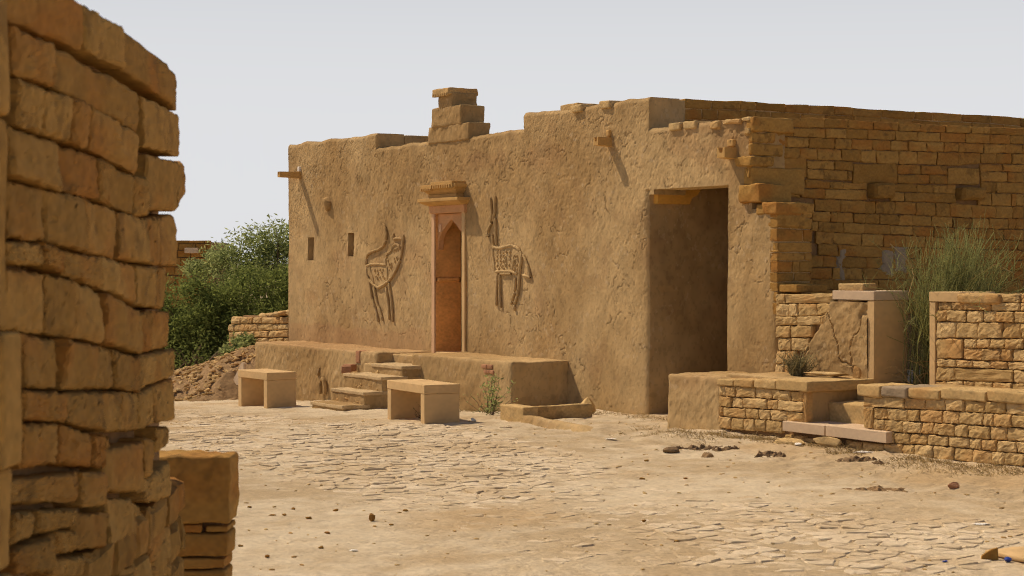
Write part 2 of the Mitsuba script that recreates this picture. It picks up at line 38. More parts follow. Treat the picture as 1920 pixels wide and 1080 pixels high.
PLAT_R = [[4.481,0.441,5.007,0.46,5.007,0.565,4.481,0.538],[5.007,0.46,5.262,0.469,5.262,0.573,5.007,0.565],[5.262,0.469,5.499,0.477,5.499,0.581,5.262,0.573],[5.499,0.477,5.726,0.484,5.726,0.59,5.499,0.581],[5.726,0.484,5.955,0.49,5.955,0.59,5.726,0.59],[5.955,0.49,6.185,0.496,6.185,0.597,5.955,0.59],[6.185,0.496,6.509,0.507,6.509,0.609,6.185,0.597],[4.619,0.341,4.789,0.345,4.789,0.452,4.619,0.446],[4.789,0.345,5.043,0.352,5.043,0.461,4.789,0.452],[5.043,0.352,5.187,0.356,5.187,0.466,5.043,0.461],[5.187,0.356,5.47,0.365,5.47,0.476,5.187,0.466],[5.47,0.365,5.66,0.372,5.66,0.482,5.47,0.476],[5.66,0.372,5.934,0.381,5.934,0.489,5.66,0.482],[5.934,0.381,6.061,0.385,6.061,0.492,5.934,0.489],[6.061,0.385,6.257,0.391,6.257,0.498,6.061,0.492],[6.257,0.391,6.509,0.399,6.509,0.507,6.257,0.498],[4.617,0.239,4.762,0.241,4.762,0.344,4.617,0.341],[4.762,0.241,4.991,0.243,4.991,0.35,4.762,0.344],[4.991,0.243,5.221,0.254,5.221,0.357,4.991,0.35],[5.221,0.254,5.371,0.261,5.371,0.362,5.221,0.357],[5.371,0.261,5.61,0.264,5.61,0.37,5.371,0.362],[5.61,0.264,5.763,0.266,5.763,0.375,5.61,0.37],[5.763,0.266,6.012,0.268,6.012,0.383,5.763,0.375],[6.012,0.268,6.2,0.276,6.2,0.389,6.012,0.383],[6.2,0.276,6.509,0.288,6.509,0.399,6.2,0.389],[4.786,0.132,4.882,0.138,4.882,0.242,4.786,0.241],[4.882,0.138,5.078,0.15,5.078,0.247,4.882,0.242],[5.078,0.15,5.285,0.163,5.285,0.257,5.078,0.247],[5.285,0.163,5.539,0.171,5.539,0.263,5.285,0.257],[5.539,0.171,5.773,0.172,5.773,0.266,5.539,0.263],[5.773,0.172,5.924,0.173,5.924,0.267,5.773,0.266],[5.924,0.173,6.088,0.173,6.088,0.271,5.924,0.267],[6.088,0.173,6.308,0.181,6.308,0.28,6.088,0.271],[6.308,0.181,6.509,0.187,6.509,0.288,6.308,0.28],[4.762,0.026,4.984,0.038,4.984,0.144,4.762,0.131],[4.984,0.038,5.136,0.042,5.136,0.154,4.984,0.144],[5.136,0.042,5.365,0.047,5.365,0.166,5.136,0.154],[5.365,0.047,5.599,0.053,5.599,0.171,5.365,0.166],[5.599,0.053,5.827,0.058,5.827,0.172,5.599,0.171],[5.827,0.058,6.04,0.063,6.04,0.173,5.827,0.172],[6.04,0.063,6.185,0.072,6.185,0.177,6.04,0.173],[6.185,0.072,6.389,0.085,6.389,0.183,6.185,0.177],[6.389,0.085,6.509,0.093,6.509,0.187,6.389,0.183],[4.23,0.029,4.471,0.043,4.471,0.116,4.23,0.116],[4.481,0.013,4.757,0.028,4.757,0.119,4.481,0.123],[3.379,0.054,3.525,0.061,3.525,0.108,3.379,0.104],[3.533,0.047,3.669,0.055,3.669,0.109,3.533,0.105],[3.68,0.045,3.935,0.06,3.935,0.102,3.68,0.092],[4.488,0.252,4.612,0.248,4.612,0.436,4.488,0.435]]
PLAT_R_COPING = [[4.423,0.544,4.737,0.56,4.737,0.65,4.423,0.641],[4.747,0.557,5.07,0.574,5.07,0.649,4.747,0.639],[5.079,0.566,5.459,0.58,5.459,0.654,5.079,0.64],[5.468,0.581,5.989,0.592,5.989,0.675,5.468,0.655],[6.0,0.591,6.527,0.611,6.527,0.689,6.0,0.675]]
SLAB = [[3.445,0.124,4.045,0.142,4.045,0.227,3.445,0.213],[4.055,0.143,4.863,0.163,4.863,0.242,4.055,0.227]]
RUBBLE = [[-12.433,0.698,-12.06,0.717,-12.06,0.844,-12.433,0.841],[-12.06,0.717,-11.724,0.729,-11.724,0.846,-12.06,0.844],[-11.724,0.729,-11.532,0.736,-11.532,0.848,-11.724,0.846],[-11.532,0.736,-11.132,0.745,-11.132,0.855,-11.532,0.848],[-11.132,0.745,-10.701,0.753,-10.701,0.862,-11.132,0.855],[-10.701,0.753,-10.384,0.766,-10.384,0.879,-10.701,0.862],[-10.384,0.766,-10.088,0.777,-10.088,0.895,-10.384,0.879],[-12.562,0.563,-12.33,0.572,-12.33,0.703,-12.562,0.691],[-12.33,0.572,-11.865,0.592,-11.865,0.724,-12.33,0.703],[-11.865,0.592,-11.666,0.601,-11.666,0.731,-11.865,0.724],[-11.666,0.601,-11.331,0.615,-11.331,0.741,-11.666,0.731],[-11.331,0.615,-10.723,0.643,-10.723,0.753,-11.331,0.741],[-10.723,0.643,-10.482,0.654,-10.482,0.762,-10.723,0.753],[-10.482,0.654,-10.088,0.674,-10.088,0.777,-10.482,0.762],[-12.562,0.454,-12.342,0.461,-12.342,0.572,-12.562,0.563],[-12.342,0.461,-11.971,0.472,-11.971,0.588,-12.342,0.572],[-11.971,0.472,-11.428,0.496,-11.428,0.611,-11.971,0.588],[-11.428,0.496,-10.862,0.518,-10.862,0.636,-11.428,0.611],[-10.862,0.518,-10.63,0.528,-10.63,0.647,-10.862,0.636],[-10.63,0.528,-10.088,0.552,-10.088,0.674,-10.63,0.647],[-12.562,0.357,-12.031,0.38,-12.031,0.47,-12.562,0.454],[-12.031,0.38,-11.666,0.396,-11.666,0.485,-12.031,0.47],[-11.666,0.396,-11.274,0.415,-11.274,0.502,-11.666,0.485],[-11.274,0.415,-10.879,0.436,-10.879,0.517,-11.274,0.502],[-10.879,0.436,-10.575,0.453,-10.575,0.531,-10.879,0.517],[-10.575,0.453,-10.276,0.469,-10.276,0.544,-10.575,0.531],[-10.276,0.469,-10.088,0.479,-10.088,0.552,-10.276,0.544],[-12.562,0.273,-12.15,0.293,-12.15,0.375,-12.562,0.357],[-12.15,0.293,-11.736,0.313,-11.736,0.393,-12.15,0.375],[-11.736,0.313,-11.274,0.336,-11.274,0.415,-11.736,0.393],[-11.274,0.336,-10.768,0.36,-10.768,0.442,-11.274,0.415],[-10.768,0.36,-10.438,0.377,-10.438,0.46,-10.768,0.442],[-10.438,0.377,-10.088,0.394,-10.088,0.479,-10.438,0.46]]
RAG = [[1.153,3.219,1.343,3.211,1.343,3.317,1.153,3.318],[1.343,3.261,1.694,3.243,1.694,3.313,1.418,3.317],[1.694,3.272,1.857,3.267,1.857,3.324,1.694,3.321],[1.731,3.113,1.857,3.12,1.875,3.214,1.74,3.217],[1.511,3.024,1.575,3.021,1.562,3.102,1.52,3.105]]
CAT = [[[-6.493,2.343],[-6.416,2.282],[-6.379,2.202],[-6.392,2.107],[-6.466,2.013],[-6.636,1.959],[-6.842,1.933],[-6.964,1.897],[-7.016,1.841],[-7.023,1.728]],[[-7.016,1.72],[-6.808,1.747],[-6.602,1.747],[-6.382,1.736]],[[-6.382,1.728],[-6.392,1.823],[-6.332,1.902],[-6.215,1.941],[-6.199,1.995],[-6.116,2.034],[-6.034,2.025],[-5.984,1.962]],[[-6.182,2.191],[-6.182,2.097]],[[-5.887,2.164],[-5.896,2.055],[-5.929,1.915],[-5.968,1.807],[-6.066,1.682],[-6.165,1.588],[-6.298,1.508],[-6.466,1.443],[-6.636,1.402],[-6.756,1.441],[-6.929,1.519],[-6.981,1.599],[-6.988,1.712]],[[-6.182,2.105],[-6.066,2.119],[-5.919,2.11]],[[-6.894,1.728],[-6.859,1.632],[-6.79,1.536],[-6.766,1.448]],[[-6.929,1.503],[-6.877,1.375],[-6.842,1.247],[-6.756,1.137],[-6.67,0.995],[-6.636,0.901]],[[-6.766,1.44],[-6.722,1.281],[-6.653,1.155],[-6.551,1.03],[-6.5,0.928]],[[-6.392,1.413],[-6.349,1.287],[-6.315,1.13],[-6.298,0.941]],[[-6.298,1.484],[-6.258,1.351],[-6.225,1.226],[-6.205,1.069],[-6.192,0.913]],[[-6.349,1.728],[-6.332,1.602],[-6.349,1.508]]]
CAT_SPOTS = [[-6.687,1.569],[-6.619,1.601],[-6.636,1.537],[-6.551,1.554],[-6.466,1.57],[-6.5,1.625],[-6.722,1.656],[-6.636,1.657],[-6.551,1.665],[-6.466,1.665],[-6.416,1.539],[-6.315,1.792],[-6.265,1.744],[-6.215,1.697],[-6.282,1.666],[-6.199,1.744],[-6.116,1.823],[-6.066,1.846],[-6.034,1.822],[-6.099,1.791],[-6.132,1.964],[-6.083,1.948],[-6.034,1.963],[-6.149,1.932]]
DEER = [[[-3.475,2.621],[-3.457,2.54],[-3.45,2.474],[-3.426,2.401],[-3.441,2.328],[-3.457,2.288]],[[-3.351,2.642],[-3.357,2.521],[-3.348,2.439],[-3.379,2.367],[-3.394,2.303]],[[-3.339,2.358],[-3.339,2.213],[-3.332,2.084],[-3.326,1.995]],[[-3.426,2.287],[-3.488,2.24],[-3.535,2.167],[-3.557,2.127],[-3.504,2.115]],[[-3.419,2.149],[-3.41,2.068],[-3.401,2.003]],[[-3.41,1.971],[-3.271,1.954],[-3.117,1.969],[-2.966,1.991],[-2.831,1.966],[-2.757,1.918]],[[-3.41,1.968],[-3.401,1.858],[-3.379,1.76],[-3.357,1.647]],[[-3.357,1.647],[-3.178,1.656],[-2.966,1.657],[-2.831,1.625]],[[-2.757,1.918],[-2.712,1.855],[-2.733,1.76],[-2.762,1.665],[-2.771,1.57],[-2.792,1.443],[-2.816,1.348],[-2.891,1.22],[-2.891,1.148]],[[-3.301,1.623],[-3.323,1.502],[-3.339,1.372],[-3.339,1.203]],[[-3.246,1.623],[-3.252,1.486],[-3.252,1.341],[-3.221,1.181]],[[-2.876,1.577],[-2.876,1.474],[-2.882,1.395],[-2.93,1.314],[-2.972,1.226]],[[-2.683,1.878],[-2.609,1.792],[-2.55,1.697],[-2.498,1.58]],[[-2.498,1.58],[-2.697,1.61]],[[-2.906,1.856],[-2.9,1.76],[-2.942,1.665]],[[-3.24,1.623],[-2.966,1.625]]]
DEER_SPOTS = [[-3.286,1.904],[-3.224,1.913],[-3.139,1.903],[-3.063,1.911],[-2.978,1.897],[-3.295,1.847],[-3.218,1.844],[-3.139,1.852],[-3.081,1.839],[-2.987,1.842],[-2.864,1.852],[-2.816,1.846],[-3.301,1.794],[-3.212,1.792],[-3.145,1.789],[-3.081,1.794],[-2.981,1.8],[-2.87,1.786],[-2.795,1.801],[-3.292,1.733],[-3.209,1.736],[-3.163,1.719],[-3.078,1.735],[-2.996,1.735],[-2.849,1.735],[-2.813,1.738],[-2.876,1.689],[-2.816,1.689],[-3.255,1.688],[-3.117,1.696]]
FRONT_WALL = [[4.0,2.295,4.748,2.309,4.748,2.441,4.0,2.454],[4.748,2.309,5.253,2.314,5.253,2.448,4.748,2.441],[5.253,2.314,6.483,2.296,6.483,2.441,5.253,2.448],[4.062,2.175,4.421,2.181,4.421,2.295,4.062,2.293],[4.421,2.181,5.517,2.146,5.517,2.279,4.421,2.295],[4.077,2.063,4.312,2.059,4.312,2.176,4.077,2.175],[4.312,2.059,4.61,2.055,4.61,2.182,4.312,2.176],[4.61,2.055,4.832,2.054,4.832,2.183,4.61,2.182],[4.832,2.054,5.486,2.019,5.486,2.15,4.832,2.183],[4.055,1.945,4.518,1.928,4.518,2.059,4.055,2.064],[4.518,1.928,4.909,1.922,4.909,2.046,4.518,2.059],[4.909,1.922,5.06,1.913,5.06,2.042,4.909,2.046],[5.06,1.913,5.409,1.892,5.409,2.015,5.06,2.042],[5.409,1.892,5.592,1.895,5.592,2.024,5.409,2.015],[4.048,1.804,4.362,1.803,4.362,1.937,4.048,1.945],[4.362,1.803,4.738,1.776,4.738,1.927,4.362,1.937],[4.738,1.776,5.148,1.76,5.148,1.907,4.738,1.927],[5.148,1.76,5.668,1.746,5.668,1.897,5.148,1.907],[5.668,1.746,5.895,1.743,5.895,1.909,5.668,1.897],[5.895,1.743,6.328,1.74,6.328,1.93,5.895,1.909],[4.027,1.746,4.32,1.744,4.32,1.805,4.027,1.804],[4.32,1.744,4.545,1.72,4.545,1.787,4.32,1.805],[4.545,1.72,4.943,1.677,4.943,1.774,4.545,1.787],[4.943,1.677,5.44,1.621,5.44,1.751,4.943,1.774],[5.44,1.621,5.854,1.601,5.854,1.744,5.44,1.751],[5.854,1.601,6.141,1.592,6.141,1.742,5.854,1.744],[3.986,1.601,4.378,1.576,4.378,1.73,3.986,1.746],[4.378,1.576,4.61,1.554,4.61,1.713,4.378,1.73],[4.61,1.554,4.954,1.526,4.954,1.676,4.61,1.713],[4.954,1.526,5.566,1.467,5.566,1.6,4.954,1.676],[5.566,1.467,5.777,1.465,5.777,1.604,5.566,1.6],[5.777,1.465,6.156,1.461,6.156,1.592,5.777,1.604],[4.142,1.461,4.482,1.432,4.482,1.566,4.142,1.593],[4.482,1.432,4.843,1.408,4.843,1.537,4.482,1.566],[4.843,1.408,5.11,1.393,5.11,1.511,4.843,1.537],[5.11,1.393,5.47,1.355,5.47,1.471,5.11,1.511],[5.47,1.355,5.777,1.362,5.777,1.465,5.47,1.471],[5.777,1.362,6.217,1.357,6.217,1.46,5.777,1.465],[4.135,1.387,4.536,1.345,4.536,1.429,4.135,1.461],[4.536,1.345,4.931,1.284,4.931,1.403,4.536,1.429],[4.931,1.284,5.186,1.261,5.186,1.384,4.931,1.403],[5.186,1.261,5.501,1.234,5.501,1.356,5.186,1.384],[5.501,1.234,5.777,1.233,5.777,1.362,5.501,1.356],[5.777,1.233,6.207,1.205,6.207,1.358,5.777,1.362],[4.142,1.272,4.455,1.249,4.455,1.356,4.142,1.387],[4.455,1.249,4.832,1.197,4.832,1.295,4.455,1.356],[4.832,1.197,4.977,1.18,4.977,1.279,4.832,1.295],[5.566,2.111,6.45,2.132,6.469,2.292,5.54,2.274],[5.616,1.914,6.357,1.933,6.357,2.115,5.633,2.098],[6.387,1.943,6.753,2.008,6.849,2.144,6.387,2.117],[4.989,1.11,5.549,1.038,5.566,1.204,4.989,1.238],[5.566,1.08,5.854,1.045,5.874,1.176,5.566,1.215],[5.874,1.124,6.166,1.13,6.207,1.19,5.854,1.219],[4.854,1.233,5.012,1.231,5.012,1.273,4.854,1.291],[4.069,1.199,4.668,1.125,4.678,1.214,4.069,1.264],[4.688,1.109,4.977,1.072,4.977,1.175,4.688,1.209],[5.566,1.005,6.117,0.947,6.166,1.081,5.566,1.077],[4.062,1.108,4.28,1.095,4.288,1.162,4.069,1.187],[4.299,1.098,4.601,1.073,4.62,1.123,4.299,1.162],[4.626,1.007,4.961,0.961,4.97,1.065,4.626,1.11],[4.989,0.959,5.365,0.928,5.365,1.051,4.993,1.102],[5.38,0.942,5.626,0.916,5.633,0.988,5.38,1.049],[5.64,0.925,6.191,0.863,6.191,0.925,5.64,0.987],[4.062,1.043,4.412,0.985,4.412,1.087,4.062,1.104],[4.426,1.028,4.614,1.007,4.614,1.064,4.426,1.096],[4.429,0.966,4.738,0.912,4.738,0.982,4.429,1.023],[4.753,0.909,4.993,0.867,4.993,0.951,4.753,0.985],[5.008,0.879,5.181,0.854,5.181,0.936,5.008,0.953],[5.192,0.873,5.616,0.829,5.616,0.907,5.192,0.94],[5.633,0.804,6.217,0.724,6.191,0.854,5.633,0.913],[5.192,0.816,6.217,0.638,6.217,0.718,5.192,0.867]]
FRONT_CURVE = [-0.003702, 0.038778, -0.125907, -1.009722]

# ------------------------------------------------------------------ materials


def diffuse(fn, rough=0.9, bump=None, scale=0.004, eps=0.004, spec=0.25):
    b = {"type": "principled", "base_color": mikit.proc(fn), "roughness": rough, "specular": spec}
    if bump is not None:
        b = {"type": "bumpmap", "tex": mikit.proc(bump, eps), "scale": scale, "bsdf": b}
    return {"type": "twosided", "bsdf": b}


def plaster_color(p, n, uv):
    a = fbm(p.x * 1.1 + 3, p.y * 1.1, p.z * 0.7, 4)
    b = fbm(p.x * 9, p.y * 9, p.z * 5, 3)
    c = mix((0.330, 0.216, 0.097), (0.435, 0.310, 0.159), smoothstep(0.3, 0.7, a))
    c = mix(c, mi.Color3f(0.29, 0.165, 0.078), 0.35 * smoothstep(0.58, 0.75, fbm(p.x * 0.9 + 11, p.y * 0.9, p.z * 1.6 + 5, 4)))
    c = c * (0.8 + 0.4 * b)
    fleck = smoothstep(0.62, 0.72, fbm(p.x * 26 + 7, p.y * 26, p.z * 15, 3)) * smoothstep(0.5, 0.6, fbm(p.x * 2.3, p.y * 2.3, p.z * 2.3 + 8, 2))
    c = mix(c, mi.Color3f(0.46, 0.35, 0.22), 0.5 * fleck)
    # redder mud used low on the left half of the front, with a ragged upper edge; weathering runs
    dado = smoothstep(0.02, -0.02, p.z - 0.80 - 0.16 * (fbm(p.x * 2.1, 1.0, 0.0, 3) - 0.5) - 0.05 * (fbm(p.x * 15, p.z * 6, 0.0, 2) - 0.5)) * smoothstep(-4.9, -5.5, p.x) * smoothstep(0.50, 0.53, p.z)
    c = mix(c, mi.Color3f(0.385, 0.232, 0.118), 0.45 * dado)
    c = c * (0.90 + 0.20 * fbm(p.x * 8 + 2, p.y * 8, p.z * 0.9, 3))
    grit = fbm(p.x * 30 + 5, p.y * 30, p.z * 17 + 2, 3)
    c = mix(c, c * 0.86, smoothstep(0.54, 0.70, grit))
    return mix(c, mi.Color3f(0.26, 0.155, 0.075), 0.25 * smoothstep(0.64, 0.74, fbm(p.x * 3.4 + 31, p.y * 3.4, p.z * 2.6, 4)))


def plaster_bump(p, n, uv):
    return fbm(p.x * 42, p.y * 42, p.z * 22, 3) + 0.45 * fbm(p.x * 120, p.y * 120, p.z * 66, 2)


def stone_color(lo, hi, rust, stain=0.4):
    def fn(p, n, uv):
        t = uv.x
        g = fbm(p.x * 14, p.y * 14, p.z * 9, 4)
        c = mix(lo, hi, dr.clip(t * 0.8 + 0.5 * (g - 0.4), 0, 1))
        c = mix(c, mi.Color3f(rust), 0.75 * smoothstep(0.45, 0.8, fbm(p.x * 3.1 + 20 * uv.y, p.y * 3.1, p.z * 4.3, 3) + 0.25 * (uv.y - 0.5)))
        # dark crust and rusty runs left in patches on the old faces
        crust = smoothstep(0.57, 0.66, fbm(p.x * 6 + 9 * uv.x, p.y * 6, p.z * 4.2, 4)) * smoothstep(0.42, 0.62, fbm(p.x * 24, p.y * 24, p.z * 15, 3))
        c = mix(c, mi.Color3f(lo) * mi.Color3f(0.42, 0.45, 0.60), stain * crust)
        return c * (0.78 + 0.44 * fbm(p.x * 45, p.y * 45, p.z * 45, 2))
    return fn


def stone_bump(p, n, uv):
    return fbm(p.x * 22, p.y * 22, p.z * 22, 4) + 0.4 * noise(p.x * 110, p.y * 110, p.z * 110)


def old_stone_bump(p, n, uv):
    return 0.6 * fbm(p.x * 22, p.y * 22, p.z * 22, 4) + 0.6 * fbm(p.x * 34, p.y * 34, p.z * 7, 3) + 0.3 * noise(p.x * 110, p.y * 110, p.z * 90)


def flat_color(base, amount=0.25, f=8.0):
    def fn(p, n, uv):
        g = fbm(p.x * f, p.y * f, p.z * f * 0.6, 4)
        h = fbm(p.x * f * 7, p.y * f * 7, p.z * f * 7, 2)
        return mi.Color3f(base) * (1 - amount + amount * (1.3 * g + 0.7 * h))
    return fn


def sand_color(p, n, uv):
    a = fbm(p.x * 0.55 + 9, p.y * 0.55, 0.0, 5)
    b = fbm(p.x * 5, p.y * 5, 3.0, 4)
    c = mix((0.410, 0.318, 0.203), (0.555, 0.472, 0.346), smoothstep(0.3, 0.7, 0.6 * a + 0.4 * b))
    c = mix(c, mi.Color3f(0.41, 0.285, 0.152), 0.55 * smoothstep(0.55, 0.75, fbm(p.x * 0.8, p.y * 0.8 + 4, 1.0, 3)))
    return c * (0.85 + 0.3 * fbm(p.x * 40, p.y * 40, 0.0, 3))


def sand_bump(p, n, uv):
    return fbm(p.x * 18, p.y * 18, 0.0, 4) + 0.35 * noise(p.x * 90, p.y * 90, 0.0)


def soil_color(p, n, uv):
    c = mix((0.22, 0.135, 0.07), (0.38, 0.26, 0.145), fbm(p.x * 4, p.y * 4, p.z * 4, 4))
    return c * (0.7 + 0.6 * fbm(p.x * 24, p.y * 24, p.z * 24, 3))


def paving_color(p, n, uv):
    g = fbm(p.x * 9, p.y * 9, 0.0, 4)
    c = mix((0.49, 0.395, 0.270), (0.585, 0.495, 0.37), dr.clip(uv.x * 0.8 + 0.6 * (g - 0.4), 0, 1))
    c = mix(c, mi.Color3f(0.46, 0.36, 0.235), smoothstep(0.42, 0.68, fbm(p.x * 2.2, p.y * 2.2, 0.0, 3)))
    return c * (0.85 + 0.3 * fbm(p.x * 40, p.y * 40, 0.0, 2))


def leaf(color, trans, vary=0.5):
    def fn(p, n, uv):
        return mi.Color3f(color) * (1 - vary + 2 * vary * uv.x)
    return {"type": "principledthin", "base_color": mikit.proc(fn), "roughness": 0.5, "diff_trans": trans, "spec_trans": 0.0}


scene["mat_plaster"] = diffuse(plaster_color, 0.95, plaster_bump, 0.007)
scene["mat_stone"] = diffuse(stone_color((0.385, 0.258, 0.108), (0.545, 0.395, 0.200), (0.42, 0.235, 0.085)), 0.9, stone_bump, 0.008)
scene["mat_dark_shaded_stone"] = diffuse(stone_color((0.248, 0.134, 0.032), (0.385, 0.224, 0.064), (0.31, 0.130, 0.026), 0.45), 0.9, old_stone_bump, 0.011)  # darker copy of the yard-wall stone: shade is put into its colour
scene["mat_core"] = diffuse(flat_color((0.20, 0.118, 0.055), 0.4), 0.95, stone_bump, 0.01)
scene["mat_slab"] = diffuse(flat_color((0.54, 0.375, 0.192), 0.24, 3.5), 0.8, stone_bump, 0.0012)
scene["mat_pale_slab"] = diffuse(flat_color((0.52, 0.40, 0.285), 0.22, 5), 0.8, stone_bump, 0.0015)
scene["mat_pink"] = diffuse(flat_color((0.52, 0.288, 0.138), 0.3, 7), 0.8, stone_bump, 0.002)
scene["mat_pale_pink"] = diffuse(flat_color((0.56, 0.365, 0.225), 0.25, 7), 0.8, stone_bump, 0.002)
scene["mat_jamb_bounce"] = diffuse(flat_color((0.62, 0.335, 0.120), 0.5, 5), 0.8, stone_bump, 0.002)  # warm light bounced off the sand is put into this reveal colour
scene["mat_yellow"] = diffuse(flat_color((0.46, 0.285, 0.105), 0.25, 7), 0.8, stone_bump, 0.002)
scene["mat_yellow_warm_lit"] = diffuse(flat_color((0.60, 0.335, 0.070), 0.25, 7), 0.8, stone_bump, 0.002)  # yellow limestone with the warm light on the bracket put into its colour
scene["mat_brick"] = diffuse(flat_color((0.36, 0.185, 0.105), 0.4, 20), 0.9, stone_bump, 0.006)
scene["mat_sand"] = diffuse(sand_color, 0.95, sand_bump, 0.016, spec=0.1)
scene["mat_soil"] = diffuse(soil_color, 0.95, stone_bump, 0.02, spec=0.1)
scene["mat_paving"] = diffuse(paving_color, 0.85, stone_bump, 0.004)
scene["mat_leaf_dark"] = leaf((0.215, 0.260, 0.080), 0.8)
scene["mat_leaf_mid"] = leaf((0.350, 0.400, 0.170), 0.9)
scene["mat_leaf_broom"] = leaf((0.330, 0.345, 0.150), 0.7, 0.4)
scene["mat_leaf_grey"] = leaf((0.300, 0.265, 0.145), 0.6, 0.5)
scene["mat_straw"] = leaf((0.40, 0.30, 0.15), 0.3, 0.35)
scene["mat_bark"] = diffuse(flat_color((0.12, 0.085, 0.055), 0.4, 20))
scene["mat_wood"] = diffuse(flat_color((0.45, 0.32, 0.17), 0.3, 14))
scene["mat_dung"] = diffuse(flat_color((0.19, 0.125, 0.070), 0.5, 25), 0.95, stone_bump, 0.02)
scene["mat_white"] = diffuse(flat_color((0.72, 0.70, 0.67), 0.15, 15), 0.5)
scene["mat_blue"] = diffuse(flat_color((0.035, 0.07, 0.36), 0.2, 30), 0.35, spec=0.5)
scene["mat_tread"] = diffuse(flat_color((0.46, 0.345, 0.20), 0.35, 9), 0.95, plaster_bump, 0.006)
scene["mat_cement"] = diffuse(flat_color((0.28, 0.220, 0.155), 0.35, 10), 0.9, stone_bump, 0.008)

# ------------------------------------------------------------------ helpers
COUNT = {}


def numbered(name):
    k = COUNT[name] = COUNT.get(name, -1) + 1
    return name if k == 0 else f"{name}_{k:03d}"


def put(name, mesh, bsdf, smooth=False, uv=None):
    key = numbered(name)
    v, f = (np.asarray(mesh.vertices), np.asarray(mesh.faces)) if hasattr(mesh, "faces") else (np.asarray(mesh[0], float), np.asarray(mesh[1], int))
    if uv is not None and smooth not in (False, True):
        m = trimesh.graph.smooth_shade(trimesh.Trimesh(v, f, process=False), angle=np.radians(smooth), facet_minarea=None)
        v, f, smooth = np.array(m.vertices), np.array(m.faces), True
    if uv is not None and np.ndim(uv) == 1:
        uv = np.tile(np.asarray(uv, float), (len(v), 1))
    scene[key] = mikit.ply((v, f), bsdf, smooth=smooth, uv=uv)
    return key


def tag(key, label, category=None, group=None, kind=None):
    d = labels[key] = {"label": label}
    if category: d["category"] = category
    if group: d["group"] = group
    if kind: d["kind"] = kind
    return key


STATION = np.array([16.691, -12.259])   # survey point on the yard: some things are set out from it, along RIGHT and AHEAD


def world(lat, dep, z):
    """A point given by metres to the right of the survey point, metres ahead of it and height."""
    lat, dep, z = np.broadcast_arrays(np.asarray(lat, float), dep, z)
    return np.stack([STATION[0] + lat * RIGHT[0] + dep * AHEAD[0], STATION[1] + lat * RIGHT[1] + dep * AHEAD[1], z], -1)


def join(parts):
    vs, fs, us, n = [], [], [], 0
    for m in parts:
        v, f = np.asarray(m[0], float), np.asarray(m[1], int)
        vs.append(v); fs.append(f + n); n += len(v)
        if len(m) > 2:
            us.append(np.tile(m[2], (len(v), 1)) if np.ndim(m[2]) == 1 else m[2])
    return (np.vstack(vs), np.vstack(fs)) + ((np.vstack(us),) if us else ())


def tris(q):
    q = np.asarray(q)
    return np.vstack([q[:, [0, 1, 2]], q[:, [0, 2, 3]]])


def grid_faces(nu, nv):
    i, j = np.meshgrid(np.arange(nu - 1), np.arange(nv - 1), indexing="ij")
    a = (i * nv + j).ravel()
    return np.stack([a, a + nv, a + nv + 1, a + 1], -1)


def on_y(y0):
    return lambda u, v, w: np.stack([u, np.full_like(u, y0) - w, v], -1)


def on_x(x0):
    return lambda u, v, w: np.stack([np.full_like(u, x0) + w, u, v], -1)


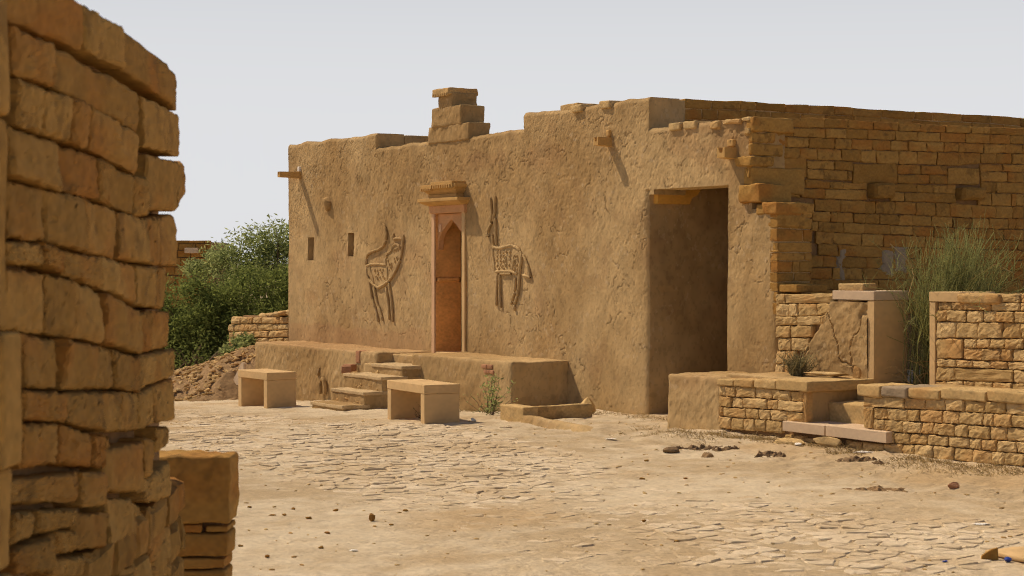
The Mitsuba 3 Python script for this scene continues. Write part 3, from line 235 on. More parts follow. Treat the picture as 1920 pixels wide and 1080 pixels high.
def stone(q, place, rng, gap=0.007, depth=0.12, proud=0.0, bulge=0.010, cham=0.014, rough=0.008, n=(2, 1), wob=0.008, off=0.005, grain=11.0):
    """One rough-faced building stone: a quad (lower left, lower right, upper right, upper left) in a wall's plane with a worn rim and a body behind it."""
    c = np.asarray(q, float).reshape(4, 2)
    du = 0.5 * (np.linalg.norm(c[1] - c[0]) + np.linalg.norm(c[2] - c[3]))
    dv = 0.5 * (np.linalg.norm(c[3] - c[0]) + np.linalg.norm(c[2] - c[1]))
    du, dv = max(du, 0.03), max(dv, 0.03)
    ga, gb, ca, cb = min(gap / du, 0.2), min(gap / dv, 0.2), min(cham / du, 0.25), min(cham / dv, 0.25)
    ta = np.concatenate([[0], np.linspace(ca, 1 - ca, n[0] + 1), [1]])
    tb = np.concatenate([[0], np.linspace(cb, 1 - cb, n[1] + 1), [1]])
    A, B = np.meshgrid(ta, tb, indexing="ij")
    a, b = ga + A * (1 - 2 * ga), gb + B * (1 - 2 * gb)
    P = (c[0] * (1 - a[..., None]) + c[1] * a[..., None]) * (1 - b[..., None]) + (c[3] * (1 - a[..., None]) + c[2] * a[..., None]) * b[..., None]
    edge = (A == 0) | (A == 1) | (B == 0) | (B == 1)
    corner = ((A == 0) | (A == 1)) & ((B == 0) | (B == 1))
    s = rng.rand(3) * 50
    P = P + wob * (rng.rand(*P.shape) - 0.5) * 2 * np.where(edge, 0.7, 1.0)[..., None]
    P = np.where(corner[..., None], P + (P.mean((0, 1)) - P) * min(0.6 * cham / max(du, dv), 0.12), P)
    q3 = np.concatenate([P * grain, np.full(P.shape[:2] + (1,), s[0])], -1)
    w = proud + rng.uniform(-1, 1) * off + bulge * (1 - (2 * A - 1) ** 4) * (1 - (2 * B - 1) ** 4) + rough * (3.2 * (meshkit.fbm(q3, 3, int(s[1] * 20)) - 0.5) + 0.35 * (2 * rng.rand(*A.shape) - 1)) \
        + rng.uniform(-1, 1) * 1.2 * off * (A - 0.5) + rng.uniform(-1, 1) * 1.2 * off * (B - 0.5)
    w = np.where(edge, w - cham * (0.5 + 0.6 * rng.rand(*A.shape)), w)
    nu, nv = A.shape
    f = [tris(grid_faces(nu, nv))]
    ring = [i * nv for i in range(nu)] + [(nu - 1) * nv + j for j in range(1, nv)] + [i * nv + nv - 1 for i in range(nu - 2, -1, -1)] + [j for j in range(nv - 2, 0, -1)]
    ring = np.array(ring)
    u, v, w = P[..., 0].ravel(), P[..., 1].ravel(), w.ravel()
    m, k = len(ring), len(u)
    U, V, W = np.concatenate([u, u[ring]]), np.concatenate([v, v[ring]]), np.concatenate([w, np.full(m, -depth)])
    nxt = np.roll(np.arange(m), -1)
    f.append(tris(np.stack([ring, k + np.arange(m), k + nxt, ring[nxt]], -1)))
    f.append(np.stack([np.full(m - 2, k), k + np.arange(2, m), k + np.arange(1, m - 1)], -1))
    return place(U, V, W), np.vstack(f), rng.rand(2)


def masonry(name, quads, place, seed, mat="mat_stone", smooth=False, **kw):
    rng = np.random.RandomState(seed)
    for q in quads:
        v, f, uv = stone(q, place, rng, **kw)
        put(name + "__stone", (v, f), mat, uv=uv, smooth=smooth)


def rbox(lo, hi, res=0.06, r=0.02, amp=0.0, freq=6.0, seed=0, fine=0.0):
    """A closed box with rounded edges, its faces cut to about res and pushed in and out by noise."""
    lo, hi = np.asarray(lo, float), np.asarray(hi, float)
    r = min(r, 0.49 * (hi - lo).min())
    parts = []
    for ax in range(3):
        a1, a2 = [k for k in range(3) if k != ax]
        cuts = []
        for k in (a1, a2):
            m = max(1, int(round((hi[k] - lo[k] - 2 * r) / res)))
            cuts.append(np.concatenate([[lo[k], lo[k] + 0.35 * r], np.linspace(lo[k] + r, hi[k] - r, m + 1), [hi[k] - 0.35 * r, hi[k]]]))
        U, V = np.meshgrid(*cuts, indexing="ij")
        for side in (0, 1):
            p = np.zeros(U.shape + (3,))
            p[..., a1], p[..., a2], p[..., ax] = U, V, (lo, hi)[side][ax]
            f = grid_faces(*U.shape)
            if (side == 1) == (ax == 1):
                f = f[:, ::-1]
            parts.append((p.reshape(-1, 3), tris(f)))
    p, f = join(parts)
    _, first, inv = np.unique(np.round(p, 6), axis=0, return_index=True, return_inverse=True)
    p, f = p[first], inv.ravel()[f]
    q = np.clip(p, lo + r, hi - r)
    d = p - q
    d /= np.maximum(np.linalg.norm(d, axis=1, keepdims=True), 1e-9)
    p = q + r * d
    if amp or fine:
        s = seed * 7.31
        h = amp * (meshkit.fbm(p * freq + s, 3, seed) * 2 - 1)
        if fine:
            h = h + fine * (meshkit.fbm(p * [28, 28, 16] + s, 3, seed + 9) * 2 - 1)
        p = p + d * h[:, None]
    return p, f


def turned(mesh, angle, at=(0, 0, 0), tilt=0.0, axis=(1, 0, 0)):
    v = np.asarray(mesh[0], float)
    m = trimesh.transformations.rotation_matrix(angle, [0, 0, 1])[:3, :3] @ trimesh.transformations.rotation_matrix(tilt, axis)[:3, :3]
    return (v @ m.T + np.asarray(at),) + tuple(mesh[1:])


def rock(size, seed, cuts=9, sub=2, rough=0.05):
    """A broken stone: an icosphere cut flat by random planes."""
    rng = np.random.RandomState(seed)
    m = trimesh.creation.icosphere(subdivisions=sub)
    v = np.array(m.vertices)
    for _ in range(cuts):
        n = rng.normal(size=3); n /= np.linalg.norm(n)
        d = rng.uniform(0.45, 0.8)
        e = v @ n - d
        v = v - np.outer(np.maximum(e, 0), n)
    v = v + rough * (meshkit.fbm(v * 3 + seed, 3, seed)[:, None] - 0.5) * v
    return v / np.abs(v).max(0) * (np.asarray(size) / 2), np.array(m.faces)


def tube(points, radii, sides=5):
    p = np.asarray(points, float)
    t = np.gradient(p, axis=0)
    t /= np.linalg.norm(t, axis=1, keepdims=True) + 1e-12
    a = np.cross(t, np.where(np.abs(t[:, 2:]) < 0.9, [0, 0, 1.0], [1.0, 0, 0]))
    a /= np.linalg.norm(a, axis=1, keepdims=True) + 1e-12
    b, ang = np.cross(t, a), np.arange(sides) * 2 * np.pi / sides
    v = p[:, None] + np.broadcast_to(radii, (len(p),))[:, None, None] * (np.cos(ang)[None, :, None] * a[:, None] + np.sin(ang)[None, :, None] * b[:, None])
    i, j = np.meshgrid(np.arange(len(p) - 1), np.arange(sides), indexing="ij")
    q = np.stack([i * sides + j, i * sides + (j + 1) % sides, (i + 1) * sides + (j + 1) % sides, (i + 1) * sides + j], -1).reshape(-1, 4)
    return v.reshape(-1, 3), tris(q)


def leaves(at, length, width, rng, up=0.2, along=None):
    """Pointed leaves as folded rhombs, one per row of at."""
    n = len(at)
    d = rng.normal(size=(n, 3)) + (0 if along is None else along)
    d[:, 2] = d[:, 2] * 0.7 + up
    d /= np.linalg.norm(d, axis=1, keepdims=True)
    s = np.cross(d, rng.normal(size=(n, 3)))
    s /= np.linalg.norm(s, axis=1, keepdims=True)
    L, Wd = length * rng.uniform(0.6, 1.3, (n, 1)), width * rng.uniform(0.7, 1.3, (n, 1))
    v = np.stack([at, at + d * L * 0.5 + s * Wd, at + d * L, at + d * L * 0.5 - s * Wd], 1).reshape(-1, 3)
    k = np.arange(n)[:, None] * 4
    f = np.vstack([k + [0, 1, 2], k + [0, 2, 3]])
    uv = np.repeat(rng.rand(n, 2), 4, 0)
    return v, f, uv


# ------------------------------------------------------------------ ground


def sstep(a, b, x):
    t = np.clip((np.asarray(x, float) - a) / (b - a), 0, 1)
    return t * t * (3 - 2 * t)


def ground_z(x, y):
    x, y = np.asarray(x, float), np.asarray(y, float)
    z = np.interp(x, [-10.0, -9.0, -7.6, -6.6, -5.0, -2.65, -1.0], [-0.405, -0.36, -0.285, -0.215, -0.150, -0.085, 0.0])
    z = z + 0.055 * sstep(1.2, 2.4, x) * sstep(-2.2, -0.9, y)               # banked against the platform wall
    z = z + 0.03 * sstep(-1.75, -1.66, y) * sstep(-0.2, 0.1, x) * (1 - sstep(1.2, 1.7, x)) * (1 - sstep(1.2, 2.2, y))   # level held by the mud kerb
    return z


def ground_bumps(x, y):
    p = np.stack([x, y, np.zeros_like(x)], -1)
    far = sstep(60, 200, np.hypot(x, y))
    lane = 1 - 0.5 * (1 - sstep(-2.7, -1.9, y))                # trodden flatter in the lane
    h = 0.035 * (meshkit.fbm(p * 0.7, 4, 3) - 0.5) + lane * 0.026 * (meshkit.fbm(p * 5.5, 3, 5) - 0.5) + lane * 0.014 * (meshkit.noise(p * 11, 6) - 0.5)
    rough = sstep(-3.2, -1.6, y) * sstep(-1.5, 1.5, x)
    h = h + rough * 0.045 * (meshkit.fbm(p * 6, 4, 8) - 0.45)
    return h * (1 - far) + far * 6 * (meshkit.fbm(p * 0.004, 3, 2) - 0.7)


def ground_at(x, y):
    return ground_z(x, y) + ground_bumps(np.asarray(x, float), np.asarray(y, float))


geo = lambda a, b, n: np.geomspace(a, b, n)
lat = np.concatenate([-geo(6.6, 3000, 46)[::-1], np.arange(-6.5, 7.0, 0.046), geo(7.1, 3000, 46)])
dep = np.concatenate([-geo(1, 1500, 20)[::-1], np.arange(0, 9.0, 0.4), np.arange(9.0, 25.0, 0.046), 25 + geo(0.08, 3000, 60)])
LA, DE = np.meshgrid(lat, dep, indexing="ij")
gp = world(LA, DE, 0.0).reshape(-1, 3)
gp[:, 2] = ground_at(gp[:, 0], gp[:, 1])
put("ground", (gp, tris(grid_faces(*LA.shape))), "mat_sand", smooth=True)
tag("ground", "dusty pale brown sandy ground of the open yard", kind="structure")

# paving of flat stones half buried in sand
PAVED = Polygon([(-6.75, -3.33), (-5.16, -2.91), (-2.19, -3.11), (-1.02, -2.89), (-0.3, -2.35), (1.9, -2.78), (3.51, -3.08), (5.17, -3.61), (6.2, -3.22), (7.2, -2.76), (8.35, -2.93), (9.88, -4.64), (7.83, -7.09), (6.61, -6.69), (5.61, -6.52), (3.94, -6.27), (2.7, -6.32), (0.15, -6.01)])
DENSE = Polygon([(-7.08, -3.28), (-5.33, -2.84), (-2.32, -3.05), (-1.13, -2.83), (-0.35, -2.18), (2.07, -2.89), (3.99, -3.13), (5.54, -3.47), (7.02, -3.22), (8.33, -3.21), (9.33, -4.38), (8.92, -5.87), (8.29, -6.88), (6.69, -6.27), (4.79, -5.78), (3.54, -5.65), (1.32, -5.73), (0.15, -6.01)])
rng = np.random.RandomState(11)
sp = 0.115
xs, ys = np.meshgrid(np.arange(-7.0, 8.5, sp * 1.9), np.arange(8.6, 25.5, sp))
pts = np.stack([xs + (np.arange(len(ys)) % 2)[:, None] * sp * 0.95, ys], -1).reshape(-1, 2)
pts = pts + (rng.rand(len(pts), 2) - 0.5) * [sp * 1.3, sp * 0.75]
vor = Voronoi(pts)
wp = world(pts[:, 0], pts[:, 1], 0.0)
patches = meshkit.fbm(np.c_[wp[:, :2] * 0.6, np.full(len(wp), 2.0)], 3, 21)
levels = ground_at(wp[:, 0], wp[:, 1])
slabs = []
for k, reg in enumerate(vor.point_region):
    ids = vor.regions[reg]
    if -1 in ids or not len(ids):
        continue
    c = world(pts[k, 0], pts[k, 1], 0.0)
    d_in = PAVED.exterior.distance(Point(c[0], c[1])) * (1 if PAVED.contains(Point(c[0], c[1])) else -1)
    if d_in < -0.5:
        continue
    poly = Polygon(vor.vertices[ids]).buffer(-0.008, join_style=2)
    if poly.is_empty or poly.geom_type != "Polygon" or poly.area < 0.006:
        continue
    poly = poly.buffer(-0.012).buffer(0.012, quad_segs=1).simplify(0.006)
    o = np.array(poly.exterior.coords)[:-1]
    if Polygon(o).exterior.is_ccw is False:
        o = o[::-1]
    o3 = world(o[:, 0], o[:, 1], 0.0)
    cx, cy = o3[:, 0].mean(), o3[:, 1].mean()
    inside_dense = DENSE.exterior.distance(Point(cx, cy)) * (1 if DENSE.contains(Point(cx, cy)) else -1)
    bury = 0.016 * sstep(0.5, -0.5, d_in) + (0.006 + 0.010 * sstep(0.36, 0.60, patches[k])) * sstep(0.4, -0.9, inside_dense) + 0.009 * sstep(0.46, 0.62, patches[k])
    tx, ty = rng.normal(size=2) * [0.014, 0.024]
    h0 = 0.009 * rng.rand() - 0.002
    base = float(levels[k]) + 0.0035 + h0 - bury
    if bury > 0.036:
        continue
    inner = o3 + (np.array([cx, cy, 0]) - o3) * 0.10
    zt = lambda p: base + tx * (p[:, 0] - cx) + ty * (p[:, 1] - cy) + 0.003 * rng.randn(len(p))
    n = len(o3)
    P = np.vstack([[[cx, cy, base + 0.002]], np.c_[inner[:, :2], zt(inner)], np.c_[o3[:, :2], zt(o3) - 0.006], np.c_[o3[:, :2], np.full(n, base - 0.09)]])
    a = np.arange(n); b = np.roll(a, -1)
    F = np.vstack([np.stack([np.zeros(n, int), 1 + a, 1 + b], -1), tris(np.stack([1 + a, 1 + n + a, 1 + n + b, 1 + b], -1)),
                   tris(np.stack([1 + n + a, 1 + 2 * n + a, 1 + 2 * n + b, 1 + n + b], -1))])
    slabs.append((pts[k, 1], (P, F, rng.rand(2)), abs(pts[k, 0]) < 0.30 * pts[k, 1]))
slabs.sort(key=lambda s: (not s[2], s[0]))
near = [s for s in slabs if s[2] and s[0] > 9.9][:290]
ids = {id(s) for s in near}
for s in near:
    put("paving__stone", s[1][:2], "mat_paving", uv=s[1][2])
v, f, uv = join([s[1] for s in slabs if id(s) not in ids])
put("paving__far_stones", (v, f), "mat_paving", uv=uv)
tag("paving", "paving of flat pale stones half buried in sand", kind="structure")
tag("paving__far_stones", "pale flat paving stones farther off", kind="stuff")

# ------------------------------------------------------------------ the mud house
H = "mud_house"
tag(H, "large mud plastered house with stepped parapet, narrow carved door and a dark wide opening", "house")


def wall_relief(x, z, s=0):
    p = np.stack([x, np.zeros_like(x) + s, z], -1)
    h = 0.045 * (meshkit.fbm(p * [0.9, 1, 0.9], 3, 31) - 0.5)
    rough = 0.30 + 0.70 * sstep(1.3, 2.9, z + 1.3 * (meshkit.fbm(p * 0.8, 3, 77) - 0.5))
    h = h + rough * 0.010 * (meshkit.fbm(p * [5, 1, 2.6], 3, 32) - 0.5)
    h = h + rough * 0.0054 * (meshkit.fbm(p * [17, 1, 9], 3, 33) - 0.5)
    h = h + 0.0040 * (meshkit.fbm(p * [24, 1, 3.5], 3, 40) - 0.5)                                         # smoothing strokes and rain runs
    h = h + (0.4 + 0.6 * rough) * 0.0050 * (meshkit.noise(p * [50, 1, 34], 35) - 0.5)
    r = np.abs(meshkit.fbm(p * [5.5, 1, 3.0], 3, 34) - 0.5)
    h = h - 0.010 * np.clip(1 - r / 0.010, 0, 1) * (meshkit.fbm(p * 1.9, 2, 37) > 0.53)               # a few cracks
    h = h - rough * 0.0024 * sstep(0.54, 0.55, meshkit.fbm(p * [7, 1, 4.5], 4, 36))                    # layers of flaked skin
    h = h - rough * 0.0028 * sstep(0.63, 0.64, meshkit.fbm(p * [19, 1, 12], 3, 38))
    h = h - 0.004 * sstep(0.90, 0.94, meshkit.noise(p * [15, 1, 10], 39))                              # pits
    return h


X_CUTS = [-9.771, -9.055, -8.842, -7.656, -7.46, -6.702, -5.03, -4.13, -2.701, 0.0, 0.12, 1.458, 1.862, 2.269]
Z_CUTS = [-0.5, 0.4, 1.809, 1.865, 2.171, 2.22, 2.335, 2.50, 2.548, 2.605, 3.31, 3.46, 3.67]


def cuts(c, res):
    return np.concatenate([np.linspace(a, b, max(2, int(round((b - a) / res)) + 1))[:-1] for a, b in zip(c[:-1], c[1:])] + [[c[-1]]])


fx, fz = cuts(X_CUTS, 0.0130), cuts(Z_CUTS, 0.0110)
mx, mz = (fx[1:] + fx[:-1]) / 2, (fz[1:] + fz[:-1]) / 2
MX, MZ = np.meshgrid(mx, mz, indexing="ij")
top = np.where(mx < -6.702, 3.67, np.where(mx < -2.701, 3.46, np.where(mx < 0, 3.67, np.where(mx < 1.862, 3.31, 2.335))))
keep = MZ < top[:, None]
inside = lambda a, b, c, d: (MX > a) & (MX < b) & (MZ > c) & (MZ < d)
keep &= ~inside(-9.055, -8.842, 1.809, 2.171) & ~inside(-7.656, -7.46, 1.865, 2.22) & ~inside(-5.03, -4.13, 0.4, 2.50)
keep &= ~inside(0, 0.12, -1, 2.548) & ~inside(0.12, 1.458, -1, 2.605)
FX, FZ = np.meshgrid(fx, fz, indexing="ij")
zt = np.where(FX < -6.702, 3.67, np.where(FX <= -2.701, 3.46, np.where(FX <= 0, 3.67, np.where(FX <= 1.862, 3.31, 2.335))))
wav = meshkit.fbm(np.stack([FX * 2.3, FX * 0, FX * 0 + 4], -1), 4, 41) - 0.5
FZ2 = FZ + 0.07 * wav * sstep(zt - 0.35, zt, FZ)
FX2 = FX + 0.010 * (meshkit.fbm(np.stack([FX * 0 + 2, FX, FZ * 4], -1), 3, 43) - 0.5) * (np.abs(FX - 1.458) + 0.02 > 0)
FY = -wall_relief(FX, FZ)
# soft outer edges
FY = FY + 0.035 * sstep(-0.05, 0.02, FZ - zt) + 0.03 * np.exp(-np.abs(FX) / 0.03) * (FZ < 2.6) + 0.03 * np.exp(-np.abs(FX - 2.269) / 0.03)
quads = grid_faces(*FX.shape).reshape(len(mx), len(mz), 4)[keep]
verts = np.stack([FX2, FY, FZ2], -1).reshape(-1, 3)
edges = np.concatenate([quads[:, [k, (k + 1) % 4]] for k in range(4)])
key = edges[:, 0].astype(np.int64) * len(verts) + edges[:, 1]
rev = edges[:, 1].astype(np.int64) * len(verts) + edges[:, 0]
rim = edges[~np.isin(key, rev)]
parts = [(verts, tris(quads))]
used, back = np.unique(rim), {}
depths = np.array([0.0, 0.06, 0.16, 0.30, 0.45])
rows_ = []
for d in depths:
    vv = verts[used].copy()
    vv[:, 1] = np.where(d == 0, vv[:, 1], d)
    if 0 < d:
        vv += 0.010 * (meshkit.fbm(vv * 7, 3, 51)[:, None] - 0.5) * [1, 0, 1] * (d < 0.4)
    rows_.append(vv)
pos = {u: i for i, u in enumerate(used)}
ia, ib = np.array([pos[e] for e in rim[:, 0]]), np.array([pos[e] for e in rim[:, 1]])
m = len(used)
ff = [tris(np.stack([k * m + ib, k * m + ia, (k + 1) * m + ia, (k + 1) * m + ib], -1)) for k in range(len(depths) - 1)]
parts.append((np.vstack(rows_), np.vstack(ff)))
put(H + "__front_wall", join(parts), "mat_plaster", smooth=40)

for nm, lo, hi in (("side_wall_core", (1.42, 0.452, -0.3), (1.835, 7.6, 3.29)), ("cross_wall", (-0.45, 0.445, -0.3), (-0.004, 7.6, 3.655)),
                   ("left_wall", (-9.77, 0.452, -0.7), (-9.32, 7.2, 3.66)), ("rear_wall", (-9.77, 7.2, -0.7), (-0.45, 7.6, 3.6)), ("passage_end", (0.0, 4.6, -0.3), (1.42, 5.0, 3.2)),
                   ("roof", (-9.32, 0.455, 3.05), (-0.45, 7.2, 3.18)), ("passage_roof", (0.0, 0.455, 2.67), (1.42, 4.6, 2.86)), ("parapet_return", (-7.15, 0.452, 3.18), (-6.70, 2.6, 3.66)),
                   ("room_divider", (-6.2, 0.9, -0.2), (-3.2, 1.1, 3.05))):
    put(f"{H}__{nm}", rbox(lo, hi, 0.05 if nm == "cross_wall" else 0.12, 0.006 if nm == "cross_wall" else 0.03, 0.012, 2.5, len(nm), 0.006), "mat_core" if nm == "side_wall_core" else "mat_plaster", smooth=40)

# exposed masonry
masonry(H + "__side_wall_core", SIDE, on_x(1.862), 1, "mat_dark_shaded_stone", proud=-0.002, bulge=0.006, cham=0.008, rough=0.007, gap=0.004, depth=0.05, wob=0.009, n=(5, 3), off=0.007)
masonry(H + "__side_wall_core", SIDE_OUT, on_x(1.862), 2, "mat_dark_shaded_stone", proud=0.10, bulge=0.02, cham=0.03, n=(3, 3), depth=0.05)
masonry(H + "__cross_wall", PARAPET, on_x(0.0), 3, "mat_dark_shaded_stone", proud=0.008, bulge=0.008, cham=0.010, rough=0.005, gap=0.004, depth=0.20)
masonry(H + "__front_wall", STUB, on_x(2.269), 4, "mat_dark_shaded_stone", proud=0.012, bulge=0.008, cham=0.010, rough=0.006, gap=0.005, depth=0.10)
masonry(H + "__front_wall", RAG, on_y(0.0), 5, proud=0.018, bulge=0.015, cham=0.02, depth=0.05, n=(3, 2))
rs = np.random.RandomState(8)
# ragged corner blocks that stick out past the plaster: x0,x1,y0,y1,z0,z1
for k, (x0, x1, y0, y1, z0, z1) in enumerate([(1.78, 1.905, -0.015, 0.55, 3.16, 3.315), (1.80, 1.885, -0.01, 0.30, 3.045, 3.15), (1.80, 1.88, -0.01, 0.42, 2.905, 3.035), (1.62, 1.90, -0.05, 0.28, 2.79, 2.895), (1.74, 1.885, -0.015, 0.72, 2.50, 2.775),
                                               (1.70, 2.045, -0.055, 0.40, 2.40, 2.60), (1.95, 2.09, -0.02, 0.12, 2.27, 2.385), (2.06, 2.295, -0.03, 0.50, 2.275, 2.395), (2.12, 2.29, -0.01, 0.38, 2.14, 2.27)]):
    v, f = rbox((x0, y0, z0), (x1, y1, z1), 0.05, 0.022, 0.022, 8, 60 + k, 0.008)
    put(H + "__front_wall__stone", (v, f), "mat_dark_shaded_stone", smooth=50, uv=(rs.uniform(0.5, 1.0), rs.uniform(0, 0.6)))
v, f = rbox((-2.12, 0.18, 3.62), (-1.72, 0.62, 3.745), 0.06, 0.02, 0.01, 8, 5)
put(H + "__front_wall__stone", (v, f), "mat_stone", smooth=50, uv=(0.4, 0.3))
for x in (-1.55, -0.95, 0.42, 0.7):
    zz = 3.60 if x < 0 else 3.25
    v, f = rbox((x, -0.035, zz), (x + 0.22, 0.2, zz + 0.09), 0.05, 0.02, 0.01, 8, int(10 * x + 30))
    put(H + "__front_wall__stone", (v, f), "mat_stone", smooth=50, uv=(0.7, 0.2))

# stepped finial over the door
F1 = tag(H + "__finial", "stepped crown of three stone tiers over the door")
tiers = [((-5.15, -0.01, 3.42), (-4.05, 0.337, 3.655), "mat_plaster"), ((-5.04, -0.02, 3.64), (-4.235, 0.36, 3.905), "mat_plaster"), ((-4.86, -0.02, 3.89), (-4.47, 0.385, 4.09), "mat_plaster"), ((-4.94, -0.07, 4.06), (-4.49, 0.40, 4.155), "mat_stone")]
for k, (lo, hi, mt) in enumerate(tiers):
    key = put(H + "__finial__" + ("cap" if k == 3 else "tier"), rbox(lo, hi, 0.03, 0.018, 0.016, 6, 80 + k, 0.010), mt, smooth=45, uv=(0.45, 0.4))
for k in range(8):
    v, f = rbox((-4.91 + k * 0.052, -0.085, 4.045), (-4.885 + k * 0.052, -0.03, 4.085), 0.05, 0.006)
    put(H + "__finial__dentil", (v, f), "mat_stone", smooth=45, uv=(0.6, 0.4))

# water spouts
for k, (x0, x1, y, z0, z1, lab) in enumerate([(-9.38, -9.29, -0.37, 3.105, 3.212, "long stone water spout at the far left corner"), (-0.815, -0.725, -0.20, 3.135, 3.25, "reddish stone water spout above the deer"), (1.465, 1.595, -0.16, 2.872, 3.003, "short stone water spout right of the opening")]):
    w = x1 - x0
    prof = [(y + (0.0 if k else 0.0), z1), (0.15, z1 + 0.015), (0.15, z0), (y + 0.06, z0 + 0.01), (y, z0 + 0.045)]
    u = 0.32 * w
    sec = Polygon([(0, 0), (w, 0), (w, z1 - z0), (w - u * 0.6, z1 - z0), (w - u, 0.55 * (z1 - z0)), (u, 0.55 * (z1 - z0)), (u * 0.6, z1 - z0), (0, z1 - z0)])
    mesh = trimesh.creation.extrude_polygon(sec, 0.15 - y, engine="earcut")
    v = np.array(mesh.vertices)
    v = np.stack([x0 + v[:, 0], y + v[:, 2], z0 + v[:, 1]], -1)
    tip = v[:, 1] < y + 0.01
    v[tip & (v[:, 2] < z0 + 0.01), 2] += 0.02
    key = put(H + "__water_spout", (v, np.array(mesh.faces)), "mat_yellow")
    tag(key, lab)
    blk = rbox((x0 + 0.01, -0.035, z1 + 0.012), (x1 - 0.015, 0.05, z1 + 0.09), 0.05, 0.012, 0.006, 9, k)
    put(key + "__cap_block", blk, "mat_white" if k == 0 else "mat_yellow", smooth=40)

# carved doorway
D = H + "__doorway"
tag(D, "narrow carved doorway of pink and yellow stone with a pointed arch")


def prism_y(poly, y0, y1):
    m = trimesh.creation.extrude_polygon(poly, y1 - y0, engine="earcut")
    v = np.array(m.vertices)
    return np.stack([v[:, 0], y0 + v[:, 2], v[:, 1]], -1), np.array(m.faces)


def frustum(lo, hi, x0b, x1b, yb):
    """A block whose bottom is narrower: lo/hi are the box, x0b, x1b, yb the bottom's left, right and front."""
    m = trimesh.creation.box(bounds=[lo, hi]).subdivide().subdivide()
    v = np.array(m.vertices)
    t = np.clip((hi[2] - v[:, 2]) / (hi[2] - lo[2]), 0, 1) ** 1.4
    a = (v[:, 0] - lo[0]) / (hi[0] - lo[0])
    v[:, 0] += t * ((x0b - lo[0]) * (1 - a) + (x1b - hi[0]) * a)
    v[:, 1] += t * (yb - lo[1]) * (hi[1] - v[:, 1]) / (hi[1] - lo[1])
    return v, np.array(m.faces)


put(D + "__jamb", rbox((-5.03, -0.03, 0.45), (-4.945, -0.002, 2.455), 0.1, 0.008, 0.006, 5, 1), "mat_pale_pink", smooth=40)
put(D + "__jamb", rbox((-4.205, -0.028, 0.45), (-4.125, -0.002, 2.455), 0.1, 0.008, 0.004, 5, 2), "mat_slab", smooth=40)
put(D + "__reveal", rbox((-5.03, 0.0, 0.45), (-4.945, 0.40, 1.50), 0.08, 0.006, 0.003, 5, 3), "mat_jamb_bounce", smooth=40)
put(D + "__reveal", rbox((-5.03, 0.0, 1.565), (-4.950, 0.40, 2.45), 0.08, 0.006, 0.003, 5, 4), "mat_jamb_bounce", smooth=40)
put(D + "__moulding", rbox((-5.03, 0.02, 1.50), (-4.92, 0.37, 1.565), 0.04, 0.02, 0.004, 9, 5), "mat_jamb_bounce", smooth=40)
put(D + "__reveal", rbox((-4.205, 0.0, 0.45), (-4.13, 0.40, 2.45), 0.2, 0.006), "mat_jamb_bounce", smooth=40)
put(D + "__sill", rbox((-5.05, -0.02, 0.44), (-4.11, 0.45, 0.535), 0.1, 0.012, 0.005, 5, 6), "mat_slab", smooth=40)
put(D + "__lintel", rbox((-5.06, -0.05, 2.447), (-4.10, 0.42, 2.552), 0.1, 0.006, 0.002, 6, 7), "mat_pink", smooth=40)
out = Polygon([(-4.99, 1.945), (-4.99, 2.44), (-4.575, 2.44), (-4.16, 2.44), (-4.16, 1.945), (-4.222, 1.945), (-4.235, 2.09), (-4.30, 2.18), (-4.45, 2.29), (-4.578, 2.365), (-4.70, 2.29), (-4.85, 2.18), (-4.915, 2.09), (-4.928, 1.945)])
put(D + "__arch", prism_y(out, 0.03, 0.105), "mat_pink")
put(D + "__arch_boss", rbox((-4.905, 0.012, 2.19), (-4.835, 0.032, 2.30), 0.05, 0.01), "mat_pale_pink", smooth=40)
put(D + "__shelf", rbox((-5.13, -0.20, 2.602), (-4.02, 0.02, 2.648), 0.1, 0.006, 0.004, 8, 8), "mat_yellow", smooth=40)
put(D + "__shelf", frustum((-5.11, -0.18, 2.552), (-4.04, 0.02, 2.602), -5.06, -4.10, -0.055), "mat_yellow", smooth=30)
put(D + "__cornice", frustum((-5.03, -0.17, 2.664), (-4.13, 0.02, 2.785), -4.93, -4.24, -0.05), "mat_yellow", smooth=30)
put(D + "__cornice", rbox((-5.05, -0.19, 2.785), (-4.10, 0.02, 2.835), 0.1, 0.006, 0.004, 8, 9), "mat_yellow", smooth=40)
put(D + "__cornice", rbox((-4.72, -0.215, 2.77), (-4.14, 0.02, 2.868), 0.1, 0.006, 0.004, 8, 10), "mat_yellow", smooth=40)
put(D + "__cornice", rbox((-4.96, -0.12, 2.646), (-4.19, 0.02, 2.70), 0.1, 0.006, 0.004, 8, 13), "mat_yellow", smooth=40)
for k in range(9):
    put(D + "__dentil", rbox((-4.70 + k * 0.062, -0.237, 2.772), (-4.668 + k * 0.062, -0.19, 2.825), 0.1, 0.006), "mat_yellow", smooth=40)
for k in range(6):
    put(D + "__dentil", rbox((-5.03 + k * 0.05, -0.205, 2.752), (-5.005 + k * 0.05, -0.16, 2.79), 0.1, 0.006), "mat_yellow", smooth=40)

# bracket and lintel in the wide opening
P = H + "__opening"
tag(P, "wide dark opening into a passage")
br = Polygon([(0.08, 2.655), (0.70, 2.655), (0.695, 2.60), (0.655, 2.555), (0.585, 2.525), (0.56, 2.49), (0.545, 2.447), (0.08, 2.447)])
m_ = trimesh.creation.extrude_polygon(br, 0.26, engine="earcut")
v = np.array(m_.vertices)
tag(put(P + "__bracket", (np.stack([-0.18 + v[:, 2], v[:, 0], v[:, 1]], -1), np.array(m_.faces)), "mat_yellow_warm_lit"), "yellow carved stone bracket under the beam")
put(P + "__lintel", rbox((-0.2, 0.03, 2.612), (1.66, 0.44, 2.70), 0.1, 0.012, 0.006, 5, 3), "mat_yellow", smooth=40)

# animal reliefs in mud ridges


